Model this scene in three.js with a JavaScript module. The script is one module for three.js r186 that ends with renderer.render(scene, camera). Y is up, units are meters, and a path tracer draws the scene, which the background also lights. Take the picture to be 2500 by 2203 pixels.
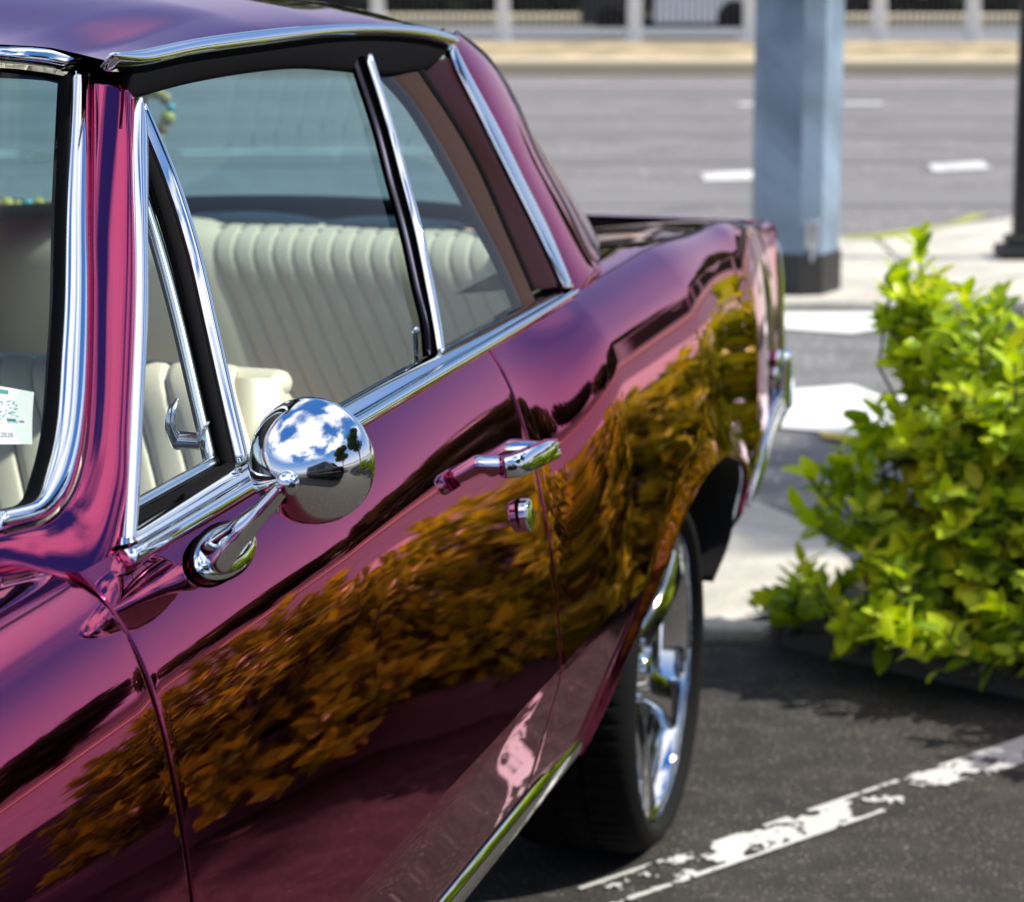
import * as THREE from 'three';
import { mergeGeometries, mergeVertices } from 'three/addons/utils/BufferGeometryUtils.js';
import { RoundedBoxGeometry } from 'three/addons/geometries/RoundedBoxGeometry.js';
import { ImprovedNoise } from 'three/addons/math/ImprovedNoise.js';

// ---------------------------------------------------------------- camera, sky, sun, exposure
const scene = new THREE.Scene();
const camera = new THREE.PerspectiveCamera(18.6, 1024 / 902, 0.05, 400);
camera.position.set(0, 1.6, 0);
camera.rotation.x = -0.20613;
camera.focus = 2.75; camera.userData.fStop = 7.5;
const renderer = new THREE.WebGLRenderer({ antialias: true });
renderer.setSize(1024, 902);
renderer.toneMapping = THREE.LinearToneMapping;
renderer.toneMappingExposure = 1.45;
renderer.shadowMap.enabled = true;

const V = (x, y, z) => new THREE.Vector3(x, y, z);
const L3 = (a) => a.map((p) => V(...p));
const noise = new ImprovedNoise();
const fbm = (x, y, z, o = 4) => { let s = 0, a = 0.5; for (let i = 0; i < o; i++) { s += a * noise.noise(x, y, z); x *= 2.03; y *= 2.03; z *= 2.03; a *= 0.5; } return s; };
const sst = (a, b, x) => { const t = Math.min(1, Math.max(0, (x - a) / (b - a))); return t * t * (3 - 2 * t); };
const lerp = (a, b, t) => a + (b - a) * t;
let seed = 7;
const rnd = () => { seed = (seed + 0x6d2b79f5) | 0; let t = Math.imul(seed ^ (seed >>> 15), 1 | seed); t = (t + Math.imul(t ^ (t >>> 7), 61 | t)) ^ t; return ((t ^ (t >>> 14)) >>> 0) / 4294967296; };
const rr = (a, b) => a + (b - a) * rnd();

const SUN = V(0.69, 0.64, -0.29).normalize();
{
  const w = 1024, h = 512, d = new Float32Array(w * h * 4);
  for (let j = 0; j < h; j++) for (let i = 0; i < w; i++) {
    const el = ((j + 0.5) / h - 0.5) * Math.PI, az = ((i + 0.5) / w - 0.5) * 2 * Math.PI;
    const x = Math.cos(el) * Math.cos(az), y = Math.sin(el), z = Math.cos(el) * Math.sin(az);
    const u = Math.max(0, y), k = Math.exp(-Math.pow(u / 0.2, 1.5)), q = Math.exp(-Math.pow(u / 0.55, 2));
    let r = lerp(lerp(0.05, 0.12, q), 0.80, k), g = lerp(lerp(0.19, 0.34, q), 0.86, k), b = lerp(lerp(0.6, 0.8, q), 0.98, k);
    const s = 1 / (u + 0.22);
    const n = fbm(x * s * 1.5 + 3.1, z * s * 1.5 + 7.7, y * 1.4, 5);
    const c = sst(-0.17, 0.12, n) * sst(0.3, 0.6, y) * 0.95;
    r = lerp(r, 1.5, c); g = lerp(g, 1.52, c); b = lerp(b, 1.55, c);
    if (y < 0) { r = 0.2; g = 0.2; b = 0.19; }
    const o = 4 * (j * w + i); d[o] = r; d[o + 1] = g; d[o + 2] = b; d[o + 3] = 1;
  }
  const t = new THREE.DataTexture(d, w, h, THREE.RGBAFormat, THREE.FloatType);
  t.mapping = THREE.EquirectangularReflectionMapping; t.magFilter = t.minFilter = THREE.LinearFilter; t.needsUpdate = true;
  scene.background = t; scene.environment = t; scene.backgroundIntensity = 0.62; scene.environmentIntensity = 0.62;
}
const sun = new THREE.DirectionalLight(new THREE.Color(1, 0.95, 0.86), 5);
sun.position.copy(SUN).multiplyScalar(40); sun.castShadow = true; sun.shadow.radius = 1.2;
Object.assign(sun.shadow.camera, { left: -25, right: 25, top: 25, bottom: -25, near: 1, far: 110 });
sun.shadow.mapSize.set(4096, 4096);
sun.target.position.set(0, 0, -12); scene.add(sun, sun.target);

// ---------------------------------------------------------------- naming helpers
const used = {};
const numbered = (n) => { const k = used[n] = (used[n] ?? -1) + 1; return k ? n + '_' + String(k).padStart(3, '0') : n; };
function tag(o, label, category, group) { o.userData.label = label; o.userData.category = category; if (group) o.userData.group = group; return o; }
function thing(name, label, category, pos = [0, 0, 0], turn = 0, group) {
  const o = new THREE.Group(); o.name = numbered(name); o.position.set(...pos); o.rotation.y = turn; scene.add(o);
  return tag(o, label, category, group);
}
function part(name, geo, mat, parent) {
  if (Array.isArray(geo)) geo = mergeGeometries(geo.map((g) => { g = g.index ? g.toNonIndexed() : g; for (const k of Object.keys(g.attributes)) if (!['position', 'normal', 'uv'].includes(k)) g.deleteAttribute(k); if (!g.attributes.uv) g.setAttribute('uv', new THREE.BufferAttribute(new Float32Array(g.attributes.position.count * 2), 2)); return g; }));
  const m = new THREE.Mesh(geo, mat); m.name = name; m.castShadow = m.receiveShadow = true; parent.add(m); return m;
}
function struct(name, geo, mat) { const m = part(numbered(name), geo, mat, scene); m.userData.kind = 'structure'; return m; }

// ---------------------------------------------------------------- textures
function dataTex(w, h, f, srgb, rep) {
  const d = new Uint8Array(w * h * 4);
  for (let j = 0; j < h; j++) for (let i = 0; i < w; i++) { const c = f(i / w, j / h, i, j), o = 4 * (j * w + i); for (let k = 0; k < 4; k++) d[o + k] = Math.max(0, Math.min(255, 255 * (c[k] ?? 1))); }
  const t = new THREE.DataTexture(d, w, h); t.magFilter = THREE.LinearFilter; t.minFilter = THREE.LinearMipmapLinearFilter; t.wrapS = t.wrapT = THREE.RepeatWrapping;
  if (srgb) t.colorSpace = THREE.SRGBColorSpace; if (rep) t.repeat.set(...rep); t.needsUpdate = true; return t;
}
const wrapNoise = (u, v, f, o = 4) => { const a = u * 2 * Math.PI, b = v * 2 * Math.PI, r = f / (2 * Math.PI); return fbm(Math.cos(a) * r + 9, Math.sin(a) * r + Math.cos(b) * r + 5, Math.sin(b) * r + 2, o); };
const grain = new Float32Array(512 * 512).map(() => rnd());
const gr = (i, j) => grain[(j & 511) * 512 + (i & 511)];
// asphalt: dark binder with lighter stones of many sizes
const asphaltMap = (base, amp, stone, tint) => dataTex(512, 512, (u, v, i, j) => {
  const n = wrapNoise(u, v, 7) * amp, g = gr(i, j), g2 = (gr(i >> 1, j >> 1) + gr((i + 1) >> 1, j >> 1)) / 2, g3 = gr((i >> 2) + 91, (j >> 2) + 17);
  let c = base + n + (g - 0.5) * amp * 1.2 + (g2 > 0.86 ? stone * (g2 - 0.6) : 0) + (g3 > 0.975 ? stone * 0.9 : 0);
  c = Math.max(0.02, c); return [c * tint[0], c * tint[1], c * tint[2]];
}, true);
const asphaltBump = dataTex(512, 512, (u, v, i, j) => { const g = (gr(i, j) + gr(i >> 1, j >> 1) + gr((i >> 2) + 7, j >> 2)) / 3; return [g, g, g]; });
const rep = (t, x, y = x) => { const c = t.clone(); c.repeat.set(x, y); c.needsUpdate = true; return c; };

// ---------------------------------------------------------------- materials
const std = (color, roughness, metalness = 0, more = {}) => new THREE.MeshStandardMaterial({ color: Array.isArray(color) ? new THREE.Color().setRGB(...color) : color, roughness, metalness, side: THREE.DoubleSide, ...more });
const phys = (color, roughness, metalness = 0, more = {}) => new THREE.MeshPhysicalMaterial({ color: new THREE.Color().setRGB(...color), roughness, metalness, side: THREE.DoubleSide, ...more });
const M = {
  paint: phys([0.46, 0.016, 0.125], 0.03, 1, { specularColor: new THREE.Color().setRGB(1, 0.5, 0.68), clearcoat: 0.55, clearcoatRoughness: 0.01 }),
  chrome: std([0.88, 0.9, 0.92], 0.035, 1),
  chromeDull: std([0.75, 0.77, 0.8], 0.16, 1),
  mirror: std([0.93, 0.93, 0.93], 0.01, 1),
  glass: phys([0.9, 0.965, 0.96], 0, 0, { transmission: 1, thickness: 0, ior: 1.5, specularIntensity: 0.5 }),
  glassTint: phys([0.40, 0.65, 0.70], 0, 0, { transmission: 1, thickness: 0, ior: 1.5, specularIntensity: 0.25 }),
  glassFront: phys([0.86, 0.94, 0.93], 0, 0, { transmission: 1, thickness: 0, ior: 1.5, specularIntensity: 0.5 }),
  rubber: phys([0.005, 0.005, 0.006], 0.9, 0, { specularIntensity: 0.08 }),
  blackPaint: phys([0.006, 0.006, 0.009], 0.3, 1, { specularColor: new THREE.Color().setRGB(0.06, 0.06, 0.07) }),
  tyre: phys([0.006, 0.006, 0.0065], 0.85, 0, { specularIntensity: 0.3, bumpMap: rep(asphaltBump, 4, 1), bumpScale: 0.0004 }),
  dark: std([0.006, 0.006, 0.006], 0.9),
  headliner: std([0.03, 0.024, 0.022], 0.95),
  trimBrown: phys([0.03, 0.016, 0.014], 0.8, 0, { specularIntensity: 0.2 }),
  vinyl: phys([0.82, 0.73, 0.56], 0.42, 0, { bumpMap: rep(asphaltBump, 6), bumpScale: 0.0002, clearcoat: 0.15, clearcoatRoughness: 0.4 }),
  vinylRear: phys([0.88, 0.58, 0.40], 0.5, 0, { bumpMap: rep(asphaltBump, 6), bumpScale: 0.0002 }),  // front seat vinyl again, colour shifted warm to counter greenish light through rear glass
  shelf: std([0.02, 0.022, 0.026], 0.75),
  carpet: std([0.03, 0.028, 0.027], 1),
  dash: phys([0.02, 0.03, 0.035], 0.35),
  white: std([0.78, 0.78, 0.76], 0.55),
  concrete: std([0.55, 0.53, 0.48], 0.9, 0, { map: rep(dataTex(256, 256, (u, v, i, j) => { const c = 0.93 + wrapNoise(u, v, 6) * 0.25 + (gr(i, j) - 0.5) * 0.12; return [c, c * 0.99, c * 0.965]; }, true), 0.8), bumpMap: rep(asphaltBump, 0.7), bumpScale: 0.003 }),
};
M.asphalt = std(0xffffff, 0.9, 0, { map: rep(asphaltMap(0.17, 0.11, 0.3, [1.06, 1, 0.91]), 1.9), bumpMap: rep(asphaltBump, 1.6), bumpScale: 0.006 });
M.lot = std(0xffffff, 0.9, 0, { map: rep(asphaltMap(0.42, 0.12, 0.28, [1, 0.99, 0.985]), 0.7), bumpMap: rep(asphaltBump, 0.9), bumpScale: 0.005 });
M.road = std(0xffffff, 0.9, 0, { map: rep(asphaltMap(0.435, 0.1, 0.2, [1.0, 0.975, 0.99]), 0.35), bumpMap: rep(asphaltBump, 0.6), bumpScale: 0.004 });
M.soil = std([0.035, 0.026, 0.018], 1, 0, { bumpMap: rep(asphaltBump, 1), bumpScale: 0.02 });
M.dryVerge = std(0xffffff, 1, 0, { map: rep(dataTex(256, 256, (u, v, i, j) => { const n = wrapNoise(u, v, 9) * 0.5, g = (gr(i, j) - 0.5) * 0.16; return [0.6 + n + g, 0.54 + n * 0.9 + g, 0.42 + n * 0.7 + g]; }, true), 0.3) });

// ---------------------------------------------------------------- geometry helpers
function grid(nu, nv, f, closedV = false) {
  const pos = [], uv = [], idx = [], c = nv + 1;
  for (let i = 0; i <= nu; i++) for (let j = 0; j <= nv; j++) { const p = f(i / nu, j / nv, i, j); pos.push(p.x, p.y, p.z); uv.push(p.u ?? i / nu, p.v ?? j / nv); }
  for (let i = 0; i < nu; i++) for (let j = 0; j < nv; j++) { const a = i * c + j, b = a + c; idx.push(a, b, a + 1, b, b + 1, a + 1); }
  const g = new THREE.BufferGeometry();
  g.setAttribute('position', new THREE.Float32BufferAttribute(pos, 3)); g.setAttribute('uv', new THREE.Float32BufferAttribute(uv, 2)); g.setIndex(idx); g.computeVertexNormals(); return g;
}
const mirrored = (g) => { const c = g.clone().applyMatrix4(new THREE.Matrix4().makeScale(1, 1, -1)); if (c.index) { const a = c.index.array; for (let i = 0; i < a.length; i += 3) { const t = a[i]; a[i] = a[i + 1]; a[i + 1] = t; } } else { for (const k of Object.keys(c.attributes)) { const at = c.attributes[k], n = at.itemSize; for (let i = 0; i < at.count; i += 3) for (let q = 0; q < n; q++) { const t = at.array[i * n + q]; at.array[i * n + q] = at.array[(i + 1) * n + q]; at.array[(i + 1) * n + q] = t; } } } return c; };
function sampler(pts, straight, byIndex) {
  if (byIndex) { const c = new THREE.CatmullRomCurve3(pts, false, 'centripetal'); return (t) => c.getPoint(t); }
  if (pts.length === 2) return (t) => pts[0].clone().lerp(pts[1], t);
  if (straight) { const L = [0]; for (let i = 1; i < pts.length; i++) L.push(L[i - 1] + pts[i].distanceTo(pts[i - 1])); const T = L[L.length - 1]; return (t) => { const s = t * T; let i = 1; while (i < L.length - 1 && L[i] < s) i++; return pts[i - 1].clone().lerp(pts[i], (s - L[i - 1]) / (L[i] - L[i - 1])); }; }
  const c = new THREE.CatmullRomCurve3(pts, false, 'centripetal'); return (t) => c.getPointAt(t);
}
// a solid bar between two lines A and B: bulges out along «out», has a back «thick» behind
function bar(A, B, out, { bulge = 0.006, thick = 0.008, n = 40, seg = 8, round = 0.5, straight = false, follow = true, byIndex = false } = {}) {
  const a = sampler(A, straight, byIndex), b = sampler(B, straight, byIndex), e = 1e-3;
  const ring = (t) => {
    const p = a(t), q = b(t), w = q.clone().sub(p);
    let N = out.clone();
    if (follow) { const tan = a(Math.min(1, t + e)).sub(a(Math.max(0, t - e))).add(b(Math.min(1, t + e)).sub(b(Math.max(0, t - e)))); N = tan.cross(w).normalize(); if (N.dot(out) < 0) N.negate(); if (!isFinite(N.x) || N.lengthSq() < 0.5) N = out.clone(); }
    const r = [];
    for (let k = 0; k <= seg; k++) { const s = k / seg; r.push(p.clone().addScaledVector(w, s).addScaledVector(N, bulge * Math.pow(Math.max(0, 4 * s * (1 - s)), round))); }
    r.push(q.clone().addScaledVector(N, -thick)); r.push(p.clone().addScaledVector(N, -thick)); r.push(p.clone());
    return r;
  };
  const m = seg + 4, pos = [], uv = [], idx = [];
  for (let i = 0; i <= n; i++) { const r = ring(i / n); for (let k = 0; k < m; k++) { pos.push(r[k].x, r[k].y, r[k].z); uv.push(i / n, k / (m - 1)); } }
  for (let i = 0; i < n; i++) for (let k = 0; k < m - 1; k++) { const o = i * m + k; idx.push(o, o + m, o + 1, o + m, o + m + 1, o + 1); }
  for (const i of [0, n]) for (let k = 1; k < m - 2; k++) idx.push(i * m, i * m + (i ? k + 1 : k), i * m + (i ? k : k + 1));
  const g = new THREE.BufferGeometry(); g.setAttribute('position', new THREE.Float32BufferAttribute(pos, 3)); g.setAttribute('uv', new THREE.Float32BufferAttribute(uv, 2)); g.setIndex(idx); g.computeVertexNormals(); return g;
}
const tube = (pts, r, n = 40, m = 10) => new THREE.TubeGeometry(new THREE.CatmullRomCurve3(pts), n, r, m, false);
// a tube whose cross-section (half width a, half height b) changes along the path
function taper(pts, radii, up, n = 40, m = 16, caps = true) {
  const c = new THREE.CatmullRomCurve3(pts, false, 'centripetal'), k = radii.length - 1;
  const at = (t) => { const s = Math.min(k - 1e-6, t * k), i = Math.floor(s), f = sst(0, 1, s - i); return [lerp(radii[i][0], radii[i + 1][0], f), lerp(radii[i][1], radii[i + 1][1], f)]; };
  return grid(n + (caps ? 16 : 0), m, (u, v, i) => {
    let t = u, s = 1;
    if (caps) { if (i < 8) { t = 0; s = Math.sin(i / 8 * Math.PI / 2); } else if (i > n + 8) { t = 1; s = Math.sin((n + 16 - i) / 8 * Math.PI / 2); } else t = (i - 8) / n; }
    const p = c.getPointAt(t), T = c.getTangentAt(t), U = up.clone().addScaledVector(T, -up.dot(T)).normalize(), W = T.clone().cross(U), [ra, rb] = at(t), a = -v * 2 * Math.PI;
    if (caps) { if (i < 8) p.addScaledVector(T, -Math.min(ra, rb) * (Math.cos(i / 8 * Math.PI / 2))); if (i > n + 8) p.addScaledVector(T, Math.min(ra, rb) * Math.cos((n + 16 - i) / 8 * Math.PI / 2)); }
    return p.addScaledVector(W, ra * s * Math.cos(a)).addScaledVector(U, rb * s * Math.sin(a));
  });
}
const box = (w, h, d, x, y, z, r = 0.006) => new RoundedBoxGeometry(w, h, d, 2, Math.min(r, w / 2.1, h / 2.1, d / 2.1)).translate(x, y, z);
const cyl = (r0, r1, h, x, y, z, n = 24) => new THREE.CylinderGeometry(r0, r1, h, n).translate(x, y, z);
function sheet(pts, y, scale = 1) { // flat polygon on the ground, pts in world x,z
  const s = new THREE.Shape(pts.map(([x, z]) => new THREE.Vector2(x, -z))), g = new THREE.ShapeGeometry(s); g.rotateX(-Math.PI / 2); g.translate(0, y, 0);
  const p = g.attributes.position, u = g.attributes.uv; for (let i = 0; i < p.count; i++) u.setXY(i, p.getX(i) * scale, -p.getZ(i) * scale); return g;
}
function slab(pts, y0, y1, bevel = 0.012) { // a raised slab with a bevelled edge
  const s = new THREE.Shape(pts.map(([x, z]) => new THREE.Vector2(x, -z)));
  const g = new THREE.ExtrudeGeometry(s, { depth: y1 - y0 - bevel, bevelEnabled: true, bevelThickness: bevel, bevelSize: bevel, bevelOffset: -bevel, bevelSegments: 2 }); g.rotateX(-Math.PI / 2); g.translate(0, y0, 0); return g;
}

// ================================================================ SETTING
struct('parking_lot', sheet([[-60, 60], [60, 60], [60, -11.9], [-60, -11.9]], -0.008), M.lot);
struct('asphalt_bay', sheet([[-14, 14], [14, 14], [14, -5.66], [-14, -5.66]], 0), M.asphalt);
struct('ground', sheet([[-200, 150], [200, 150], [200, -220], [-200, -220]], -0.08), M.soil);
struct('road', sheet([[-90, -11.9], [90, -11.9], [90, -22.6], [-90, -22.6]], -0.004), M.road);
{
  const kerb = slab([[-90, -22.6], [90, -22.6], [90, -22.95], [-90, -22.95]], -0.05, 0.13, 0.03); struct('kerb', kerb, std([0.5, 0.42, 0.29], 0.95));
  struct('verge', slab([[-90, -22.955], [90, -22.955], [90, -25.2], [-90, -25.2]], -0.05, 0.12, 0.01), M.dryVerge);
  struct('path', sheet([[-90, -25.2], [90, -25.2], [90, -29.3], [-90, -29.3]], 0.004), std([0.2, 0.195, 0.2], 0.95));
  struct('kerb', slab([[-90, -29.3], [90, -29.3], [90, -29.6], [-90, -29.6]], -0.05, 0.16, 0.02), std([0.55, 0.49, 0.36], 0.95));
  struct('garden_bed', sheet([[-90, -29.6], [90, -29.6], [90, -60], [-90, -60]], 0.05), std([0.05, 0.04, 0.022], 1));
}
// worn paint
const roadPaint = std([0.72, 0.72, 0.7], 0.8, 0, { map: rep(dataTex(128, 128, (u, v, i, j) => { const c = 0.92 + wrapNoise(u, v, 8) * 0.4 + (gr(i, j) - 0.5) * 0.1; return [c, c, c]; }, true), 1) });
const marks = [
  [[[1.033, -15.063], [1.36, -15.19], [1.33, -14.78], [1.028, -14.71]]],
  [[[2.348, -15.542], [2.68, -15.68], [2.663, -15.33], [2.323, -15.18]]],
  [[[1.615, -19.785], [2.66, -19.86], [2.64, -19.7], [1.619, -19.6]]],
  [[[-1.95, -16.27], [-0.4, -16.38], [-0.4, -16.27], [-1.95, -16.16]]],
  [[[3.7, -16.1], [4.3, -16.33], [4.28, -15.98], [3.67, -15.75]]],
  [[[-4.3, -16.05], [-2.9, -16.2], [-2.9, -16.09], [-4.3, -15.94]]],
  [[[4.5, -20.0], [5.5, -20.1], [5.5, -19.95], [4.5, -19.85]]],
];
for (const [p] of marks) struct('lane_mark', sheet(p, 0.0035), roadPaint);
struct('edge_line', sheet([[-60, -21.62], [60, -21.62], [60, -21.42], [-60, -21.42]], 0.0035), std([0.32, 0.29, 0.3], 0.9));
for (const [z0, z1, c] of [[-13.6, -14.3, 0.17], [-15.6, -16.0, 0.145], [-17.2, -17.9, 0.15], [-18.6, -19.2, 0.165], [-20.4, -21.0, 0.15]]) struct('road_patch', sheet([[-60, z0], [-1, z0 + 0.1], [1.2, z0 - 0.06], [4, z0 + 0.05], [60, z0], [60, z1], [5, z1 - 0.08], [0.5, z1 + 0.05], [-60, z1]], -0.0005, 0.35), std([c, c * 0.97, c * 0.98], 0.95, 0, { bumpMap: rep(asphaltBump, 1), bumpScale: 0.004 }));
// worn bay stripe beside the wheel: solid lower edge, dashed upper edge, blotches between
{
  const w = 2048, h = 128, hash = (k) => { const s = Math.sin(k * 127.1 + 3.7) * 43758.5453; return s - Math.floor(s); };
  const alpha = dataTex(w, h, (u, v) => {
    const x = u * 26, n = fbm(x * 3.6, v * 2.1, 1.3, 4), n2 = fbm(x * 13, v * 7.5, 4.2, 3), wear = sst(1.0, 2.6, x) * (1 - 0.75 * sst(3.4, 3.8, x) * sst(5.0, 4.5, x));
    let a = 0.10 + n * 1.2 + n2 * 0.7 + wear * 0.5;                         // blotchy field
    if (v < 0.17 + n * 0.15) a = 0.62 + n2 * 0.9 + (hash(Math.floor(x * 1.3)) < 0.06 ? -0.5 : 0); // lower rim kept
    if (v > 0.86) a = 0.42 + (hash(Math.floor(x * 3.3)) - 0.3) * 0.7 + n2 * 0.5 + n;
    if (v < 0.03 + 0.02 * n2 || v > 0.97 - 0.03 * Math.abs(n2)) a = 0;
    if (x < 0.8) a -= (0.8 - x) * 0.9;
    return [a, a, a, 1];
  });
  alpha.wrapS = alpha.wrapT = THREE.ClampToEdgeWrapping;
  const paint = std([0.5, 0.5, 0.48], 0.8, 0, { alphaMap: alpha, alphaTest: 0.4 });
  const o = V(0.02, 0.004, -4.04), dx = V(0.735, 0, -0.678), L = 5.2;
  const bottom = V(0.09, 0.004, -4.047);
  const top = V(0.02, 0.004, -4.124);
  const g = grid(40, 2, (u, v) => { const p = bottom.clone().lerp(top, v).addScaledVector(dx, u * L); p.u = u; p.v = v; return p; });
  struct('bay_stripe', g, paint);
}
// concrete pieces, hatched island, footpath
struct('concrete_strip', slab([[-0.9, -5.66], [0.53, -5.665], [0.61, -5.82], [0.80, -6.3], [0.72, -6.72], [0.6, -6.99], [0.45, -7.03], [-0.9, -7.0]], -0.05, 0.028, 0.02), M.concrete);
struct('kerb', slab([[0.55, -5.655], [0.8, -5.42], [1.1, -5.18], [2.2, -4.42], [4.6, -2.9], [4.7, -3.05], [2.3, -4.57], [1.2, -5.33], [0.9, -5.57], [0.62, -5.80]], -0.05, 0.11, 0.03), std([0.15, 0.145, 0.13], 0.95, 0, { bumpMap: rep(asphaltBump, 2), bumpScale: 0.01 }));
struct('planting_bed', slab([[0.625, -5.805], [0.905, -5.575], [1.205, -5.335], [2.305, -4.575], [4.705, -3.055], [6.5, -4.6], [6.5, -7.2], [2.2, -7.0], [0.95, -6.2]], -0.05, 0.07, 0.03), M.soil);
struct('island_mark', sheet([[0.2, -8.05], [0.80, -8.0], [1.046, -7.86], [2.2, -7.9], [2.2, -8.5], [1.16, -8.5], [1.089, -8.69], [0.846, -8.59], [0.2, -8.5]], 0.0), M.white);
struct('island_edge', sheet([[0.9, -7.93], [1.046, -7.84], [2.2, -7.87], [2.2, -7.76], [1.03, -7.72], [0.9, -7.84]], 0.004), std([0.55, 0.42, 0.05], 0.7));
struct('island_mark', sheet([[0.2, -9.86], [0.972, -9.82], [1.212, -9.71], [1.396, -9.88], [1.6, -9.95], [1.6, -10.19], [0.2, -10.19]], 0.0), M.white);
for (const [i, p] of [[[-1.5, -10.22], [0.395, -10.215], [0.395, -12.2], [-1.5, -12.1]], [[0.405, -10.215], [1.595, -10.21], [1.595, -12.12], [0.405, -12.2]], [[1.605, -10.21], [2.795, -10.28], [2.795, -13.3], [2.0, -12.45], [1.605, -12.12]], [[2.805, -10.28], [4.2, -10.38], [4.2, -13.5], [2.805, -13.31]], [[4.21, -10.38], [7, -10.5], [7, -13.6], [4.21, -13.5]]].entries()) struct('footpath', slab(p, -0.05, 0.04, 0.012), M.concrete);
struct('grass_edge', sheet([[1.5, -12.29], [1.66, -12.3], [2.12, -12.86], [2.3, -13.2], [2.2, -13.16], [2.03, -12.8], [1.62, -12.4], [1.48, -12.36]].map(([x, z]) => [x * 0.975, z * 0.975]), 0.046), std([0.3, 0.34, 0.03], 0.9));
struct('dark_strip', sheet([[1.62, -10.2], [7, -10.4], [7, -9.7], [1.7, -9.72]], 0.0), std([0.016, 0.012, 0.01], 1));  // near-black strip of ground in front of the footpath edge

// ================================================================ CAR
const car = thing('classic_coupe', 'glossy burgundy classic coupe with chrome trim parked beside the green shrub', 'car', [-0.5, 0, -4.5692], THREE.MathUtils.degToRad(74.7));
const K = 0.155 / 0.38, nG = V(0, K, 1).normalize();
const Gp = (x, y, off = 0) => V(x, y, 0.755 - K * (y - 1.03)).addScaledVector(nG, off);
const GL = (list, off = 0) => list.map(([x, y]) => Gp(x, y, off));
const both = (name, geo, mat, parent = car) => { const a = part(name, geo, mat, parent); part(name, mirrored(a.geometry), mat, parent); return a; };

// --- body side: profiles at stations along the car (x rearward), 14 rows from the top edge down
const Y0 = [1.03, 1.012, 0.99, 0.962, 0.925, 0.865, 0.775, 0.685, 0.612, 0.587, 0.53, 0.465, 0.405, 0.36], Z0 = [0.752, 0.769, 0.786, 0.802, 0.816, 0.83, 0.843, 0.851, 0.856, 0.852, 0.836, 0.818, 0.796, 0.775];
const Y1 = [1.03, 1.012, 0.988, 0.958, 0.92, 0.86, 0.772, 0.684, 0.612, 0.587, 0.53, 0.465, 0.405, 0.36], Z1 = [0.752, 0.766, 0.781, 0.795, 0.808, 0.825, 0.842, 0.852, 0.857, 0.853, 0.837, 0.819, 0.796, 0.775];
const Y2 = [1.03, 1.028, 1.014, 0.992, 0.96, 0.89, 0.79, 0.69, 0.615, 0.59, 0.535, 0.475, 0.42, 0.38], Z2 = [0.742, 0.766, 0.792, 0.812, 0.83, 0.848, 0.857, 0.861, 0.863, 0.859, 0.845, 0.828, 0.81, 0.79];
const Y3 = [1.0, 1.0, 0.99, 0.97, 0.938, 0.87, 0.775, 0.685, 0.615, 0.59, 0.54, 0.49, 0.45, 0.42], Z3 = [0.735, 0.757, 0.78, 0.797, 0.812, 0.829, 0.84, 0.845, 0.846, 0.843, 0.832, 0.818, 0.803, 0.79];
const Y4 = [0.92, 0.922, 0.912, 0.888, 0.85, 0.795, 0.725, 0.66, 0.61, 0.588, 0.55, 0.515, 0.49, 0.47], Z4 = [0.695, 0.728, 0.744, 0.750, 0.754, 0.758, 0.761, 0.762, 0.761, 0.759, 0.754, 0.748, 0.742, 0.735];
const YF = [1.032, 1.034, 1.024, 0.992, 0.93, 0.865, 0.775, 0.685, 0.612, 0.587, 0.53, 0.465, 0.405, 0.36], ZF = [0.6, 0.68, 0.745, 0.787, 0.814, 0.83, 0.843, 0.851, 0.856, 0.852, 0.836, 0.818, 0.796, 0.775];
const YN = [0.93, 0.935, 0.925, 0.9, 0.86, 0.81, 0.74, 0.67, 0.612, 0.587, 0.53, 0.48, 0.44, 0.41], ZN = [0.58, 0.66, 0.72, 0.75, 0.77, 0.78, 0.788, 0.79, 0.79, 0.787, 0.775, 0.76, 0.745, 0.73];
const sideStations = [[-2.3, Y0, Z0], [-1.7, Y0, Z0], [-1.08, Y1, Z1], [-0.98, Y1, Z1], [-0.62, Y2, Z2], [-0.1, Y2, Z2], [0.45, Y3, Z3], [1.16, Y4, Z4]];
const fenderStations = [[-3.9, YN, ZN], [-3.3, YF.map((y, i) => lerp(y, YN[i], 0.35)), ZF.map((z, i) => lerp(z, ZN[i], 0.35))], [-2.6, YF, ZF], [-2.2, YF, ZF]];
function profile(st, x) {
  let i = 0; while (i < st.length - 2 && x > st[i + 1][0]) i++;
  const f = sst(st[i][0], st[i + 1][0], x), l = Math.min(1, Math.max(0, (x - st[i][0]) / (st[i + 1][0] - st[i][0]))), t = lerp(f, l, 0.25);
  return [st[i][1].map((v, k) => lerp(v, st[i + 1][1][k], t)), st[i][2].map((v, k) => lerp(v, st[i + 1][2][k], t))];
}
function rowAt([y, z], u) { // smooth rows 0..8 and 8..13, a crease between
  const seg = u <= 8 ? [0, 8] : [8, 13], i = Math.min(seg[1] - 1, Math.max(seg[0], Math.floor(u))), t = u - i, cr = (a) => {
    const p1 = a[i], p2 = a[i + 1], p0 = i - 1 < seg[0] ? 2 * p1 - p2 : a[i - 1], p3 = i + 2 > seg[1] ? 2 * p2 - p1 : a[i + 2];
    return 0.5 * (2 * p1 + (p2 - p0) * t + (2 * p0 - 5 * p1 + 4 * p2 - p3) * t * t + (3 * p1 - p0 - 3 * p2 + p3) * t * t * t);
  };
  return [cr(y), cr(z)];
}
const archRear = [[-0.70, 0.38], [-0.62, 0.476], [-0.52, 0.56], [-0.4, 0.625], [-0.25, 0.668], [-0.1, 0.684], [0.04, 0.676], [0.17, 0.648], [0.28, 0.606], [0.35, 0.56], [0.385, 0.5]];
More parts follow.
